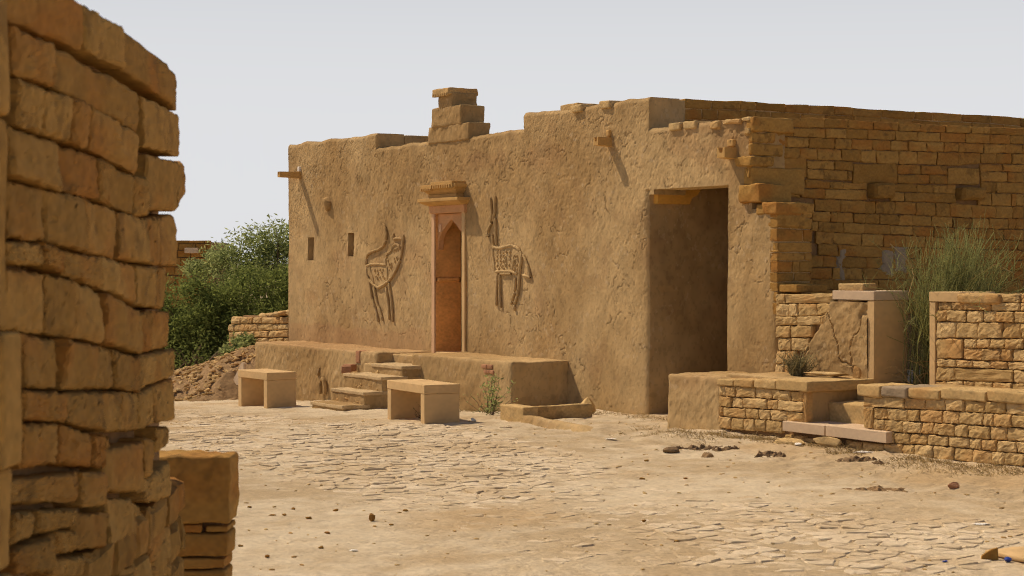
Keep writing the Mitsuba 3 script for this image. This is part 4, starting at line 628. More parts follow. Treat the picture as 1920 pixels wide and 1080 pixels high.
def ridge(line, r, rng):
    p = np.asarray(line, float)
    n = max(4, int(np.linalg.norm(np.diff(p, axis=0), axis=1).sum() / 0.03))
    d = np.concatenate([[0], np.cumsum(np.linalg.norm(np.diff(p, axis=0), axis=1))])
    s = np.linspace(0, d[-1], n)
    x, z = np.interp(s, d, p[:, 0]), np.interp(s, d, p[:, 1])
    y = -wall_relief(x, z) - 0.015
    rr = r * (0.8 + 0.4 * meshkit.noise(np.stack([s * 14, s * 0 + p[0, 0] * 9, s * 0], -1), 3)) * np.sqrt(np.clip(np.minimum(s, d[-1] - s) / 0.03 + 0.25, 0, 1))
    v, f = tube(np.stack([x, y, z], -1), rr, 9)
    return v, f


def spot(x, z, rng, s):
    v, f = rock((s, 0.05, s * 1.9), rng.randint(999), 4, 1, 0.1)
    return turned((v + [x, -float(wall_relief(np.array([x]), np.array([z]))[0]) - 0.016, z], f), 0.0)


def body(line):
    """The animal's trunk: a skin of mud a finger thick, swelling out of the wall inside this outline."""
    poly = Polygon(line).buffer(0)
    x0, z0, x1, z1 = poly.bounds
    bx, bz = np.meshgrid(np.arange(x0 - 0.03, x1 + 0.03, 0.014), np.arange(z0 - 0.03, z1 + 0.03, 0.014), indexing="ij")
    d = np.array([poly.exterior.distance(q) * (1 if poly.contains(q) else -1) for q in map(Point, np.c_[bx.ravel(), bz.ravel()])]).reshape(bx.shape)
    h = wall_relief(bx, bz) - 0.012 + 0.030 * sstep(-0.012, 0.014, d) + 0.006 * (meshkit.fbm(np.stack([bx, bx * 0, bz], -1) * 22, 3, 9) - 0.5)
    return np.stack([bx, -h, bz], -1).reshape(-1, 3), tris(grid_faces(*bx.shape))


rs = np.random.RandomState(5)
for lines, spots, bodies, lab in ((CAT, CAT_SPOTS, [[CAT[0][-1]] + CAT[1] + CAT[2][1:] + CAT[4][2:][:8] + [CAT[4][-2]]], "raised mud relief of a spotted cat with curled tail, left of the door"), (DEER, DEER_SPOTS, [DEER[5] + DEER[8][1:4] + DEER[7][::-1] + DEER[6][::-1]], "raised mud relief of a spotted deer with tall horns, right of the door")):
    key = put(H + "__animal_relief", join([body(line) for line in bodies] + [ridge(l, 0.0205, rs) for l in lines] + [spot(x, z, rs, rs.uniform(0.022, 0.036)) for x, z in spots]), "mat_plaster", smooth=50)
    tag(key, lab)
put(H + "__wall_knob", turned((rock((0.22, 0.16, 0.24), 6, 5, 3)[0] + [-8.33, -0.01, 2.69], rock((0.22, 0.16, 0.24), 6, 5, 3)[1]), 0), "mat_plaster", smooth=50)

# ------------------------------------------------------------------ plinth along the house front, with steps and bricks
L = "mud_plinth"
tag(L, "low mud plastered plinth running along the house front on both sides of the steps", "plinth")
put(L + "__left_block", rbox((-9.25, -0.83, -0.7), (-5.11, 0.02, 0.535), 0.022, 0.035, 0.022, 3, 4, 0.009), "mat_plaster", smooth=45)
put(L + "__right_block", rbox((-4.165, -0.82, -0.5), (-1.655, 0.02, 0.565), 0.022, 0.035, 0.022, 3, 5, 0.009), "mat_plaster", smooth=45)
put(L + "__door_landing", rbox((-5.2, -0.60, -0.3), (-4.1, 0.02, 0.515), 0.03, 0.02, 0.012, 3, 6, 0.008), "mat_plaster", smooth=45)
rs = np.random.RandomState(3)
for x, z, w, h in ((-5.74, 0.37, 0.12, 0.17), (-2.33, 0.46, 0.13, 0.05), (-2.19, 0.46, 0.12, 0.05), (-2.27, 0.40, 0.13, 0.05), (-2.14, 0.40, 0.10, 0.05)):
    v, f = rbox((x, -0.848, z), (x + w, -0.70, z + h), 0.04, 0.012, 0.008, 9, int(100 * z))
    put(L + "__brick", (v, f), "mat_brick", smooth=45)
v, f = rock((0.16, 0.10, 0.20), 12, 5, 3)
put(L + "__drain_knob", (v + [-6.95, -0.84, 0.20], f), "mat_plaster", smooth=50)
ring_ = [(-6.75 + 0.075 * math.cos(a), -0.865, -0.06 + 0.15 * math.sin(a)) for a in np.linspace(-0.5, math.pi + 0.5, 12)]
put(L + "__drain_arch", tube(ring_, 0.03, 7), "mat_plaster", smooth=50)
for k, (x, z) in enumerate(((-5.80, 0.30), (-5.64, 0.29))):
    v, f = rbox((-0.08, -0.07, -0.05), (0.08, 0.07, 0.05), 0.05, 0.018, 0.010, 9, 30 + k)
    key = put("broken_brick", turned((v, f), 0.4 - k * 0.9, (x + 0.05, -0.93 - 0.13 * k, 0.30 - 0.01 * k)), "mat_brick", smooth=50)
    tag(key, ("red brick fragment on the second step, against the plinth" if k == 0 else "red brick fragment at the front edge of the second step"), "brick", "red brick fragments by the steps")

S = "mud_steps"
tag(S, "flight of four worn mud and stone steps up to the carved door", "steps")
for k, (x0, x1, y0, z0, z1) in enumerate([(-4.80, -3.92, -1.085, 0.05, 0.405), (-4.99, -3.90, -1.40, -0.2, 0.275), (-4.82, -3.90, -1.66, -0.3, 0.09), (-4.83, -3.90, -1.96, -0.4, -0.062)]):
    put(S + "__step", rbox((x0, y0, z0), (x1, -0.6 if k == 0 else y0 + 0.62, z1), 0.022, 0.012, 0.016, 4, 90 + k, 0.008), "mat_plaster", smooth=45)
for k, (x0, x1, y0, z1) in enumerate([(-4.80, -3.915, -1.10, 0.405), (-5.00, -3.895, -1.415, 0.275), (-4.83, -3.895, -1.675, 0.09), (-4.84, -3.895, -1.975, -0.075)]):
    put(S + "__tread", rbox((x0, y0, z1 - 0.035), (x1, y0 + 0.40, z1 + 0.008), 0.025, 0.008, 0.008, 5, 190 + k, 0.004), "mat_tread", smooth=45)
rs = np.random.RandomState(14)
for k in range(26):   # stones showing through the worn risers
    st = k % 3
    y0, zc = (-1.085, 0.30) if st == 0 else ((-1.40, 0.14) if st == 1 else (-1.66, -0.03))
    v, f = rock((rs.uniform(0.05, 0.13), 0.05, rs.uniform(0.03, 0.06)), 300 + k, 7, 2)
    put(S + "__riser_stone", (v + [rs.uniform(-4.72, -4.0), y0 + 0.014, zc + rs.uniform(-0.04, 0.02)], f), "mat_stone", smooth=40, uv=rs.rand(2))
v, f = rbox((-5.2, -1.0, -0.3), (-4.0, -0.45, 0.395), 0.06, 0.02, 0.01, 4, 7)
put(S + "__landing", (v, f), "mat_plaster", smooth=45)

# ------------------------------------------------------------------ two stone benches
for k, (o, ang, ln, g, lab) in enumerate([((-6.053, -2.486), 0.038, 0.893, -0.12, "plain stone slab bench left of the steps, nearest the plinth's far end"), ((-1.465, -2.621), -0.069, 1.005, -0.005, "plain stone slab bench right of the steps, in front of the right plinth")]):
    key = numbered("stone_bench")
    tag(key, lab, "bench", "stone benches in front of the plinth")
    hgt, dpt = 0.428, 0.44
    for nm, lo, hi in (("leg", (0.006, 0.004, -0.08), (0.105, dpt - 0.004, hgt - 0.1)), ("leg", (ln - 0.105, 0.004, -0.08), (ln - 0.006, dpt - 0.004, hgt - 0.1)), ("top", (0, 0, hgt - 0.098), (ln, dpt, hgt))):
        v, f = rbox(lo, hi, 0.1, 0.007, 0.0015, 6, k)
        put(key + "__" + nm, turned((v, f), ang, (o[0], o[1], g)), "mat_slab", smooth=40)

# ------------------------------------------------------------------ trough of slabs and kerb by the plinth's end
tag("stone_trough", "broken trough of upright stone slabs in the shade of the plinth's right end", "trough")
put("stone_trough__front_slab", rbox((-0.50, -1.70, -0.08), (0.0, -1.50, 0.17), 0.03, 0.02, 0.014, 6, 2, 0.006), "mat_stone", smooth=45, uv=(0.7, 0.1))
put("stone_trough__side_slab", rbox((-0.17, -1.50, -0.08), (-0.07, -0.72, 0.165), 0.03, 0.02, 0.016, 5, 3, 0.006), "mat_stone", smooth=45, uv=(0.5, 0.2))
for k, (x, y, z, s, lab) in enumerate([(-0.62, -0.42, 0.09, (0.32, 0.22, 0.20), "squarish loose stone in the shade against the house wall"), (-0.30, -0.82, 0.03, (0.24, 0.22, 0.12), "rounded loose stone at the shadow edge beside the trough")]):
    v, f = rock(s, 20 + k, 9, 3)
    tag(put("loose_stone", (v + [x, y, z], f), "mat_stone", smooth=40, uv=(0.5, 0.3)), lab, "stone")
kx = np.linspace(0.04, 1.62, 80)
kv = []
for i, x in enumerate(kx):
    hh = -0.05 * float(sstep(1.25, 1.6, x)) + 0.085 * (1 - 0.55 * (x / 1.62)) * (1 - float(sstep(1.1, 1.6, x))) + 0.014 * (meshkit.fbm(np.array([[x * 5, 0, 0]]), 3, 6)[0] - 0.5)
    y = -1.74 - 0.02 * math.sin(x * 3) + 0.05 * (meshkit.fbm(np.array([[x * 4, 3.0, 0]]), 3, 7)[0] - 0.5)
    kv += [(x, y - 0.05, -0.06), (x, y - 0.005 + 0.02 * meshkit.noise(np.array([[x * 30, 0, 0]]))[0], hh * 0.5), (x, y + 0.015, hh), (x, y + 0.10, hh + 0.004), (x, y + 0.17, hh - 0.02), (x, y + 0.22, -0.06)]
put("mud_kerb", (np.array(kv), tris(grid_faces(80, 6))), "mat_plaster", smooth=50)
tag("mud_kerb", "low crumbling mud kerb on the ground in front of the wide opening", "kerb")

# ------------------------------------------------------------------ platform in front of the opening, with gap, slab sill and steps
A = "stone_platform"
tag(A, "low platform wall of rough golden stones with a plastered end and a stepped gap", "platform")
put(A + "__plastered_end", rbox((1.505, -0.85, -0.3), (2.40, -0.01, 0.59), 0.022, 0.03, 0.024, 3, 11, 0.010), "mat_plaster", smooth=45)
put(A + "__left_core", rbox((2.38, -0.815, -0.3), (3.66, -0.012, 0.585), 0.05, 0.02, 0.012, 3, 12), "mat_core", smooth=45)
put(A + "__deck", rbox((2.30, -0.70, 0.57), (3.60, -0.012, 0.628), 0.04, 0.012, 0.016, 3, 13, 0.006), "mat_plaster", smooth=45)
masonry(A + "__left_core", PLAT_L, on_y(-0.85), 21, proud=0.006, bulge=0.007, cham=0.010, rough=0.011, gap=0.004, n=(6, 4), depth=0.06, off=0.007)
rs = np.random.RandomState(31)
for q in PLAT_L_COPING:
    c = np.array(q).reshape(4, 2)
    lo, hi = c.min(0), c.max(0)
    hi[1] = min(hi[1], c[2:, 1].max())
    last = hi[0] > 3.6
    v, f = rbox((lo[0] + 0.004, -0.885, lo[1]), (hi[0] - 0.004, -0.02 if last else rs.uniform(-0.6, -0.45), hi[1]), 0.05, 0.016, 0.010, 6, rs.randint(99), 0.005)
    put(A + "__coping_stone", (v, f), "mat_stone", smooth=45, uv=(rs.uniform(0.2, 0.7), rs.rand()))
put(A + "__right_core", rbox((4.56, -0.81, -0.3), (13.0, -0.012, 0.60), 0.08, 0.02, 0.012, 3, 14), "mat_core", smooth=45)
masonry(A + "__right_core", PLAT_R, on_y(-0.85), 22, proud=0.006, bulge=0.007, cham=0.010, rough=0.012, gap=0.004, n=(6, 4), depth=0.06, off=0.008)
for k, q in enumerate(PLAT_R_COPING):
    c = np.array(q).reshape(4, 2)
    lo, hi = c.min(0), c.max(0)
    v, f = rbox((lo[0] + 0.004, -0.90 + 0.02 * rs.rand(), lo[1]), (hi[0] - 0.004, -0.45 + 0.1 * rs.rand(), hi[1]), 0.05, 0.02, 0.014, 5, rs.randint(99), 0.006)
    key = put(A + "__coping_stone", (v, f), "mat_cement" if k == 1 else "mat_stone", smooth=45, uv=(rs.uniform(0.2, 0.8), rs.rand()))
    if k == 1: tag(key, "grey and white weathered coping stone")
rng = np.random.RandomState(40)
for row in range(4):   # the wall goes on past the frame
    x = 6.8
    while x < 9.5:
        w = rng.uniform(0.2, 0.4)
        v, f, uv = stone([x, 0.05 + 0.14 * row, x + w, 0.05 + 0.14 * row, x + w, 0.19 + 0.14 * row, x, 0.19 + 0.14 * row], on_y(-0.85), rng, proud=0.006, bulge=0.007, cham=0.010, rough=0.012, gap=0.004, n=(6, 4), depth=0.06, off=0.008)
        put(A + "__right_core__stone", (v, f), "mat_stone", uv=uv)
        x += w
for k, q in enumerate(SLAB):
    c = np.array(q).reshape(4, 2)
    put(A + "__sill_slab", rbox((c[:, 0].min() + 0.003, -0.93, 0.145), (c[:, 0].max() - 0.003, -0.45, 0.24 + 0.004 * k), 0.1, 0.006, 0.002, 5, k), "mat_pale_slab", smooth=40)
put(A + "__sill_bed", rbox((3.62, -0.80, -0.3), (4.62, 0.1, 0.140), 0.08, 0.02, 0.012, 4, 17), "mat_core", smooth=45)
put(A + "__gap_floor", rbox((3.62, -0.46, 0.1), (4.62, 0.1, 0.232), 0.06, 0.012, 0.010, 4, 18), "mat_plaster", smooth=45)
put(A + "__step", rbox((3.685, -0.56, 0.15), (4.56, -0.16, 0.425), 0.03, 0.018, 0.014, 5, 19, 0.006), "mat_stone", smooth=45, uv=(0.55, 0.1))
put(A + "__step", rbox((3.685, -0.20, 0.15), (4.56, 0.16, 0.56), 0.04, 0.018, 0.014, 5, 20, 0.006), "mat_stone", smooth=45, uv=(0.5, 0.1))
put(A + "__gap_wall", rbox((3.60, -0.80, 0.145), (3.688, 0.0, 0.585), 0.06, 0.01, 0.008, 4, 21, 0.004), "mat_plaster", smooth=45)
put(A + "__deck", rbox((4.62, -0.60, 0.585), (13.0, -0.012, 0.63), 0.06, 0.012, 0.016, 3, 23, 0.006), "mat_plaster", smooth=45)
for k, (x, y, z, s, lab) in enumerate([(3.72, -1.06, 0.05, (0.36, 0.26, 0.10), "flat slab fragment lying on the ground under the left half of the sill"), (4.12, -0.98, 0.10, (0.34, 0.24, 0.10), "pale flat stone leaning under the middle of the sill")]):
    v, f = rock(s, 40 + k, 8, 3)
    tag(put("fallen_stone", (v + [x, y, z], f), "mat_stone", smooth=40, uv=(0.8, 0.2)), lab, "stone")
v, f = rock((0.62, 0.16, 0.055), 51, 6, 3)
tag(put("thin_flag", turned((v, f), 0.12, (3.30, -0.22, 0.665)), "mat_stone", smooth=40, uv=(0.9, 0.1)), "thin pale flagstone lying on the platform before the plastered yard wall", "stone")
put("stone_chip", turned((rock((0.10, 0.08, 0.15), 52, 7, 2)[0], rock((0.10, 0.08, 0.15), 52, 7, 2)[1]), 0, (3.58, -0.10, 0.68)), "mat_stone", smooth=40, uv=(0.3, 0.9))
tag("stone_chip", "small upright stone chip on the platform beside the gate slab", "stone")

# ------------------------------------------------------------------ yard walls with the slab gate
Y = "yard_wall"
key = numbered(Y)
tag(key, "low yard wall of rough stones partly covered in cracked mud plaster, ending in a slab gate jamb", "wall")
put(key + "__core", rbox((2.31, 0.035, -0.2), (3.60, 0.42, 1.375), 0.04, 0.015, 0.012, 5, 25), "mat_core", smooth=45)
masonry(key + "__core", LOW1, on_y(0.0), 23, proud=0.014, bulge=0.007, cham=0.010, rough=0.011, gap=0.004, n=(6, 4), depth=0.06, off=0.008)
# the skin of plaster left on the wall: a displaced sheet with a broken edge
px_, pz_ = np.linspace(2.30, 3.645, 110), np.linspace(0.50, 1.375, 76)
PX, PZ = np.meshgrid(px_, pz_, indexing="ij")
pn = np.stack([PX, PX * 0, PZ], -1)
crack = np.abs(meshkit.fbm(pn * [3.6, 1, 2.2], 3, 62) - 0.5)
ph = 0.030 + 0.028 * (meshkit.fbm(pn * 3, 3, 61) - 0.5) + 0.018 * (meshkit.fbm(pn * 16, 3, 63) - 0.5) - 0.030 * np.clip(1 - crack / 0.018, 0, 1)
bound = 2.72 + 0.44 * np.clip((PZ - 0.75) / 0.6, 0, 1) - 0.20 * np.clip((0.75 - PZ) / 0.2, 0, 1) + 0.13 * (meshkit.fbm(pn * 4, 4, 64) - 0.5) - 0.06
ph = ph - 0.08 * sstep(0.02, -0.05, PX - bound)
put(key + "__plaster_skin", (np.stack([PX, 0.005 - ph, PZ], -1).reshape(-1, 3), tris(grid_faces(*PX.shape))), "mat_plaster", smooth=45)
put(key + "__gate_jamb", rbox((3.635, -0.012, 0.55), (3.73, 0.44, 1.392), 0.1, 0.006, 0.002, 5, 1), "mat_slab", smooth=40)
put(key + "__cap_slab", rbox((3.14, -0.02, 1.395), (3.735, 0.45, 1.485), 0.1, 0.007, 0.002, 5, 2), "mat_pale_slab", smooth=40)
k2 = numbered(Y)
tag(k2, "low yard wall of rough golden stones right of the green bush, with a slab gate jamb", "wall")
put(k2 + "__core", rbox((4.56, 0.03, -0.2), (11.5, 0.42, 1.45), 0.06, 0.015, 0.012, 5, 26), "mat_core", smooth=45)
masonry(k2 + "__core", LOW2, on_y(0.0), 24, proud=0.010, bulge=0.007, cham=0.010, rough=0.012, gap=0.004, n=(6, 4), depth=0.06, off=0.008)
rng = np.random.RandomState(41)
for row in range(6):
    x = 5.95
    while x < 8.2:
        w = rng.uniform(0.2, 0.45)
        v, f, uv = stone([x, 0.60 + 0.148 * row, x + w, 0.60 + 0.148 * row, x + w, 0.748 + 0.148 * row, x, 0.748 + 0.148 * row], on_y(0.0), rng, proud=0.010, bulge=0.007, cham=0.010, rough=0.012, gap=0.004, n=(6, 4), depth=0.06, off=0.008)
        put(k2 + "__core__stone", (v, f), "mat_stone", uv=uv)
        x += w
put(k2 + "__gate_jamb", rbox((4.472, -0.012, 0.55), (4.545, 0.44, 1.395), 0.1, 0.006, 0.002, 5, 3), "mat_slab", smooth=40)
put(k2 + "__cap_slab", rbox((4.472, -0.02, 1.398), (4.86, 0.45, 1.49), 0.1, 0.007, 0.002, 5, 4), "mat_slab", smooth=40)
v, f = rbox((4.85, -0.05, 1.385), (5.36, 0.38, 1.475), 0.05, 0.025, 0.02, 5, 5, 0.008)
put(k2 + "__coping_stone", (v, f), "mat_stone", smooth=45, uv=(0.5, 0.5))
v, f = rbox((2.30, 0.0, 1.46), (2.58, 0.42, 1.535), 0.05, 0.012, 0.006, 6, 6, 0.004)
tag(put("dark_slab", turned((v, f), 0.0), "mat_dark_shaded_stone", smooth=45, uv=(0.4, 0.2)), "dark thin stone slab lying on the yard wall beside the pillar", "stone")
v, f = rbox((-0.17, -0.1, -0.035), (0.17, 0.1, 0.035), 0.05, 0.014, 0.012, 7, 7)
tag(put("brown_block", turned((v, f), 0.06, (3.35, 0.12, 1.52)), "mat_stone", smooth=45, uv=(0.6, 0.9)), "small reddish stone block lying on the pale cap slab", "stone")

put("yard_floor", rbox((1.865, 0.43, -0.3), (16.0, 12.0, 0.55), 0.12, 0.03, 0.03, 1.5, 27), "mat_sand", smooth=True)
tag("yard_floor", "raised sandy floor of the walled yard", kind="structure")
# cement patches left on the side wall
for y0, y1, z0, z1 in ((1.235, 1.30, 1.60, 1.90), (1.86, 2.04, 1.62, 1.90), (2.06, 2.24, 1.66, 1.94)):
    yy, zz = np.meshgrid(np.linspace(y0 - 0.04, y1 + 0.04, 22), np.linspace(z0 - 0.04, z1 + 0.04, 28), indexing="ij")
    pp = np.stack([yy, zz, yy * 0], -1)
    e = np.minimum(np.minimum(yy - y0, y1 - yy), np.minimum(zz - z0, z1 - zz)) + 0.09 * (meshkit.fbm(pp * 14, 3, 71) - 0.55)
    put(H + "__cement_patch", (np.stack([1.845 + 0.026 * sstep(-0.03, 0.008, e) + 0.006 * (meshkit.fbm(pp * 25, 3, 72) - 0.5), yy, zz], -1).reshape(-1, 3), tris(grid_faces(*yy.shape))), "mat_cement", smooth=45)

# ------------------------------------------------------------------ rubble wall left of the house, earth heap, planks
R = "rubble_wall"
tag(R, "short sunlit dry wall of small stones at the far left corner of the house", "wall")
put(R + "__core", rbox((-12.05, 0.19, -0.3), (-9.80, 0.55, 0.86), 0.06, 0.02, 0.015, 5, 28), "mat_core", smooth=45)
masonry(R + "__core", RUBBLE, on_y(0.15), 25, proud=0.012, bulge=0.014, cham=0.016, rough=0.014, gap=0.006, n=(5, 3), depth=0.06, off=0.014)
rs = np.random.RandomState(61)
for k in range(14):
    x = rs.uniform(-11.6, -9.95)
    v, f = rock((rs.uniform(0.3, 0.6), rs.uniform(0.2, 0.35), rs.uniform(0.06, 0.12)), 400 + k, 8, 2)
    put(R + "__top_stone", turned((v, f), rs.uniform(-0.4, 0.4), (x, rs.uniform(0.22, 0.45), 0.87 + 0.10 * max(0, (x + 11.3) / 1.4))), "mat_stone", smooth=40, uv=rs.rand(2))

RX = np.array([-15.5, -14.17, -13.91, -13.39, -12.65, -11.82, -11.25, -10.92, -10.42, -9.9])
RZ = np.array([-0.45, -0.38, -0.30, -0.17, -0.05, 0.07, 0.20, 0.29, 0.40, 0.42])
hx, hy = np.meshgrid(np.linspace(-15.4, -8.9, 210), np.linspace(-2.3, 0.6, 110), indexing="ij")
pp = np.stack([hx, hy, hx * 0], -1)


def heap_z(x, y):
    g = ground_z(x, y) - 0.05
    t = 1 - sstep(0.0, 1.0, (-0.2 - y - 0.4 * (meshkit.fbm(np.stack([x, x * 0, x * 0], -1) * 1.2, 3, 81) - 0.5)) / 2.0)
    t = t * (1 - sstep(-9.9, -9.0, x) * sstep(-0.70, -0.85, y))
    return g + (np.interp(x, RX, RZ) - g) * t


hz = heap_z(hx, hy) + 0.17 * (meshkit.fbm(pp * 3.5, 5, 82) - 0.5) + 0.075 * (meshkit.fbm(pp * 15, 3, 83) - 0.5)
put("earth_heap", (np.stack([hx, hy, hz], -1).reshape(-1, 3), tris(grid_faces(*hx.shape))), "mat_soil", smooth=True)
tag("earth_heap", "sloping heap of brown earth and rubble at the left end of the plinth", "heap")
rs = np.random.RandomState(62)
ch = []
for k in range(900):
    x, y = rs.uniform(-14.6, -9.5), rs.uniform(-2.2, -0.1)
    v, f = rock((rs.uniform(0.04, 0.09) + 0.14 * rs.rand() ** 4, rs.uniform(0.04, 0.10), rs.uniform(0.02, 0.06)), 500 + k, 6, 1)
    ch.append(turned((v, f, rs.rand(2)), rs.uniform(0, 6), (x, y, rs.uniform(0.0, 0.04)), rs.uniform(-0.5, 0.5)))
cz = np.array([c[0][:, :2].mean(0) for c in ch])
cz = heap_z(cz[:, 0], cz[:, 1])
v, f, uv = join([(c[0] + [0, 0, z], c[1], c[2]) for c, z in zip(ch, cz)])
tag(put("earth_heap__rubble", (v, f), "mat_stone", uv=uv, smooth=False), "scattered stone chips", kind="stuff")
for k, (a, b, r, lab) in enumerate([((-11.23, -0.9, -0.06), (-10.33, -0.75, 0.24), 0.035, "upper of the pale planks lying on the earth heap"), ((-11.12, -1.0, -0.07), (-10.15, -0.85, 0.21), 0.035, "middle pale plank lying on the earth heap"), ((-11.9, -0.95, -0.25), (-11.05, -0.9, 0.0), 0.04, "lowest pale plank on the earth heap, nearest the bushes"), ((-11.75, -1.15, -0.28), (-11.2, -1.1, -0.09), 0.03, "short pale stick at the foot of the planks")]):
    a, b = np.array(a), np.array(b)
    v, f = rbox((0, -0.05, -0.018), (np.linalg.norm(b - a), 0.05, 0.018), 0.2, 0.004, 0.003, 5, k)
    d = (b - a) / np.linalg.norm(b - a)
    s = np.cross([0, 0, 1], d); s /= np.linalg.norm(s)
    tag(put("wood_plank", (a + v[:, :1] * d + v[:, 1:2] * s + v[:, 2:] * np.cross(d, s), f), "mat_wood", smooth=40), lab, "plank", "planks on the earth heap")
t_ = trimesh.creation.extrude_polygon(Polygon([(-0.30, -0.25), (0.12, -0.25), (0.10, 0.10), (0.04, 0.11)]), 0.05, engine="earcut")
v, f = np.array(t_.vertices)[:, [0, 2, 1]], np.array(t_.faces)
tag(put("pale_slab_piece", turned((v, f), 0.1, (-9.36, -1.02, 0.10)), "mat_pale_slab"), "pale pointed slab piece standing behind the left bench", "stone")

# ------------------------------------------------------------------ far ruin behind the bushes
B = "far_ruin"
tag(B, "stone house ruin showing its top corner behind the bushes at left", "ruin")
c0 = world(-12.0, 46.0, 0)
put(B + "__core", (lambda m: (world(m[0][:, 0], m[0][:, 1], m[0][:, 2]), m[1]))(rbox((-13.0, 46.06, -0.8), (-7.76, 49.0, 2.32), 0.3, 0.02, 0.01, 2, 1)), "mat_core", smooth=40)
rng = np.random.RandomState(33)
z = -0.2
while z < 2.3:
    h = rng.uniform(0.17, 0.24)
    x = -9.6
    while x < -7.75:
        w = min(rng.uniform(0.25, 0.45), -7.73 - x)
        v, f, uv = stone([x, z, x + w, z, x + w, min(z + h, 2.36), x, min(z + h, 2.36)], lambda u, v_, w_: world(u, 46.0 - w_, v_), rng, gap=0.008, n=(2, 1))
        put(B + "__core__stone", (v, f), "mat_dark_shaded_stone", uv=uv)
        x += w + 1e-4
        if w < 0.03: break
    z += h
v, f = rbox((-8.36, 45.78, 2.03), (-8.04, 46.1, 2.16), 0.1, 0.01, 0.01, 5, 2)
tag(put(B + "__jutting_stone", (world(v[:, 0], v[:, 1], v[:, 2]), f), "mat_pale_slab", smooth=40), "pale sunlit stone jutting from the ruin wall")

# ------------------------------------------------------------------ plants


def bush(name, clumps, nleaf, size, mat, label, cat, seed, base, stems=10, group=None, up=0.25, hollow=0.35):
    """clumps: lat, depth, z, radii; leaves thrown in shells round sub-clumps, stems from the base into the clumps."""
    rng = np.random.RandomState(seed)
    key = numbered(name)
    tag(key, label, cat, group)
    c = np.array(clumps, float)
    vol = c[:, 3] * c[:, 4]
    pts, stem = [], []
    for k, (la, de, z, rx, rz) in enumerate(c):
        m = int(nleaf * vol[k] / vol.sum())
        ns = max(10, int(44 * rx))
        d = rng.normal(size=(ns, 3)); d /= np.linalg.norm(d, axis=1, keepdims=True)
        cen = d * (hollow + (1 - hollow) * rng.rand(ns, 1) ** 0.6) * [rx, rx, rz] + [la, de, z]
        who = rng.randint(ns, size=m)
        tw = rng.normal(size=(m, 3)) * np.array([0.17, 0.17, 0.13]) * rng.uniform(0.5, 1.3, (ns, 1))[who] * min(1.0, rx * 1.4)
        pts.append(cen[who] + tw)
        for q in cen[:: max(1, ns // stems)]:
            b = np.array([base[0] + rng.normal() * 0.2 + 0.5 * (la - base[0]), base[1] + rng.normal() * 0.2, base[2]])
            mid = (b + q) / 2 + rng.normal(size=3) * 0.15 + [0, 0, 0.15]
            t = np.linspace(0, 1, 7)[:, None]
            cur = (1 - t) ** 2 * b + 2 * t * (1 - t) * mid + t * t * q
            stem.append(tube(world(cur[:, 0], cur[:, 1], cur[:, 2]), np.linspace(0.028, 0.006, 7), 4))
    p = np.vstack(pts)
    v, f, uv = leaves(world(p[:, 0], p[:, 1], p[:, 2]), size, size * 0.17, rng, up)
    put(key + "__crown", (v, f), mat, uv=uv)
    put(key + "__trunk", join(stem), "mat_bark", smooth=50)
    return key


bush("feathery_tree", [(-5.6, 39.5, 2.1, 0.60, 0.45), (-5.0, 39.5, 2.25, 0.6, 0.45), (-6.4, 39.6, 1.95, 0.45, 0.4), (-4.5, 39.5, 2.1, 0.6, 0.5), (-5.9, 39.6, 1.5, 0.8, 0.5), (-4.9, 39.6, 1.6, 0.9, 0.5), (-4.0, 39.6, 2.0, 0.6, 0.5), (-6.9, 39.8, 1.6, 0.4, 0.35)], 15000, 0.105, "mat_leaf_mid",
     "pale feathery tree rising against the sky behind the dark bushes", "tree", 101, (-5.2, 39.6, -0.5), 9, hollow=0.1)
bush("dense_bush", [(-5.2, 36.2, 1.0, 0.85, 0.8), (-4.6, 36.0, 0.7, 0.8, 0.9), (-4.1, 36.0, 1.1, 0.8, 0.8), (-5.9, 36.3, 0.7, 0.75, 0.75), (-5.1, 36.0, 0.0, 0.9, 0.8), (-4.4, 36.0, 0.1, 0.9, 0.8), (-3.7, 36.2, 0.4, 0.7, 1.0), (-5.8, 36.0, 0.1, 0.7, 0.7)], 46000, 0.095, "mat_leaf_dark",
     "dense dark green bush beside the far left corner of the house", "bush", 102, (-5.0, 36.2, -0.55), 12, hollow=0.25)
bush("dense_bush", [(-6.4, 36.0, 0.75, 0.65, 0.7), (-7.0, 36.2, 0.4, 0.7, 0.8), (-6.3, 36.0, 0.1, 0.7, 0.7), (-7.5, 36.4, 0.6, 0.6, 0.7), (-6.9, 36.0, -0.15, 0.7, 0.5), (-7.6, 36.2, 0.0, 0.6, 0.6)], 30000, 0.095, "mat_leaf_dark",
     "dark green bush in front of the far stone ruin", "bush", 103, (-6.8, 36.2, -0.55), 14, hollow=0.25)
bush("dry_scrub", [(-6.7, 34.6, -0.1, 0.5, 0.4), (-6.0, 34.6, -0.15, 0.55, 0.4), (-5.4, 34.6, -0.15, 0.45, 0.3)], 1500, 0.075, "mat_leaf_dark",
     "twiggy half bare scrub in the shade under the dark bushes", "scrub", 104, (-6.2, 34.7, -0.55), 60)
bush("leafy_shrub", [(-4.68, 30.4, 0.36, 0.22, 0.15), (-4.50, 30.4, 0.42, 0.18, 0.12), (-4.85, 30.4, 0.18, 0.18, 0.13)], 1100, 0.10, "mat_leaf_mid",
     "small fresh green shrub at the foot of the rubble wall", "shrub", 105, (-4.7, 30.4, -0.1), 5)

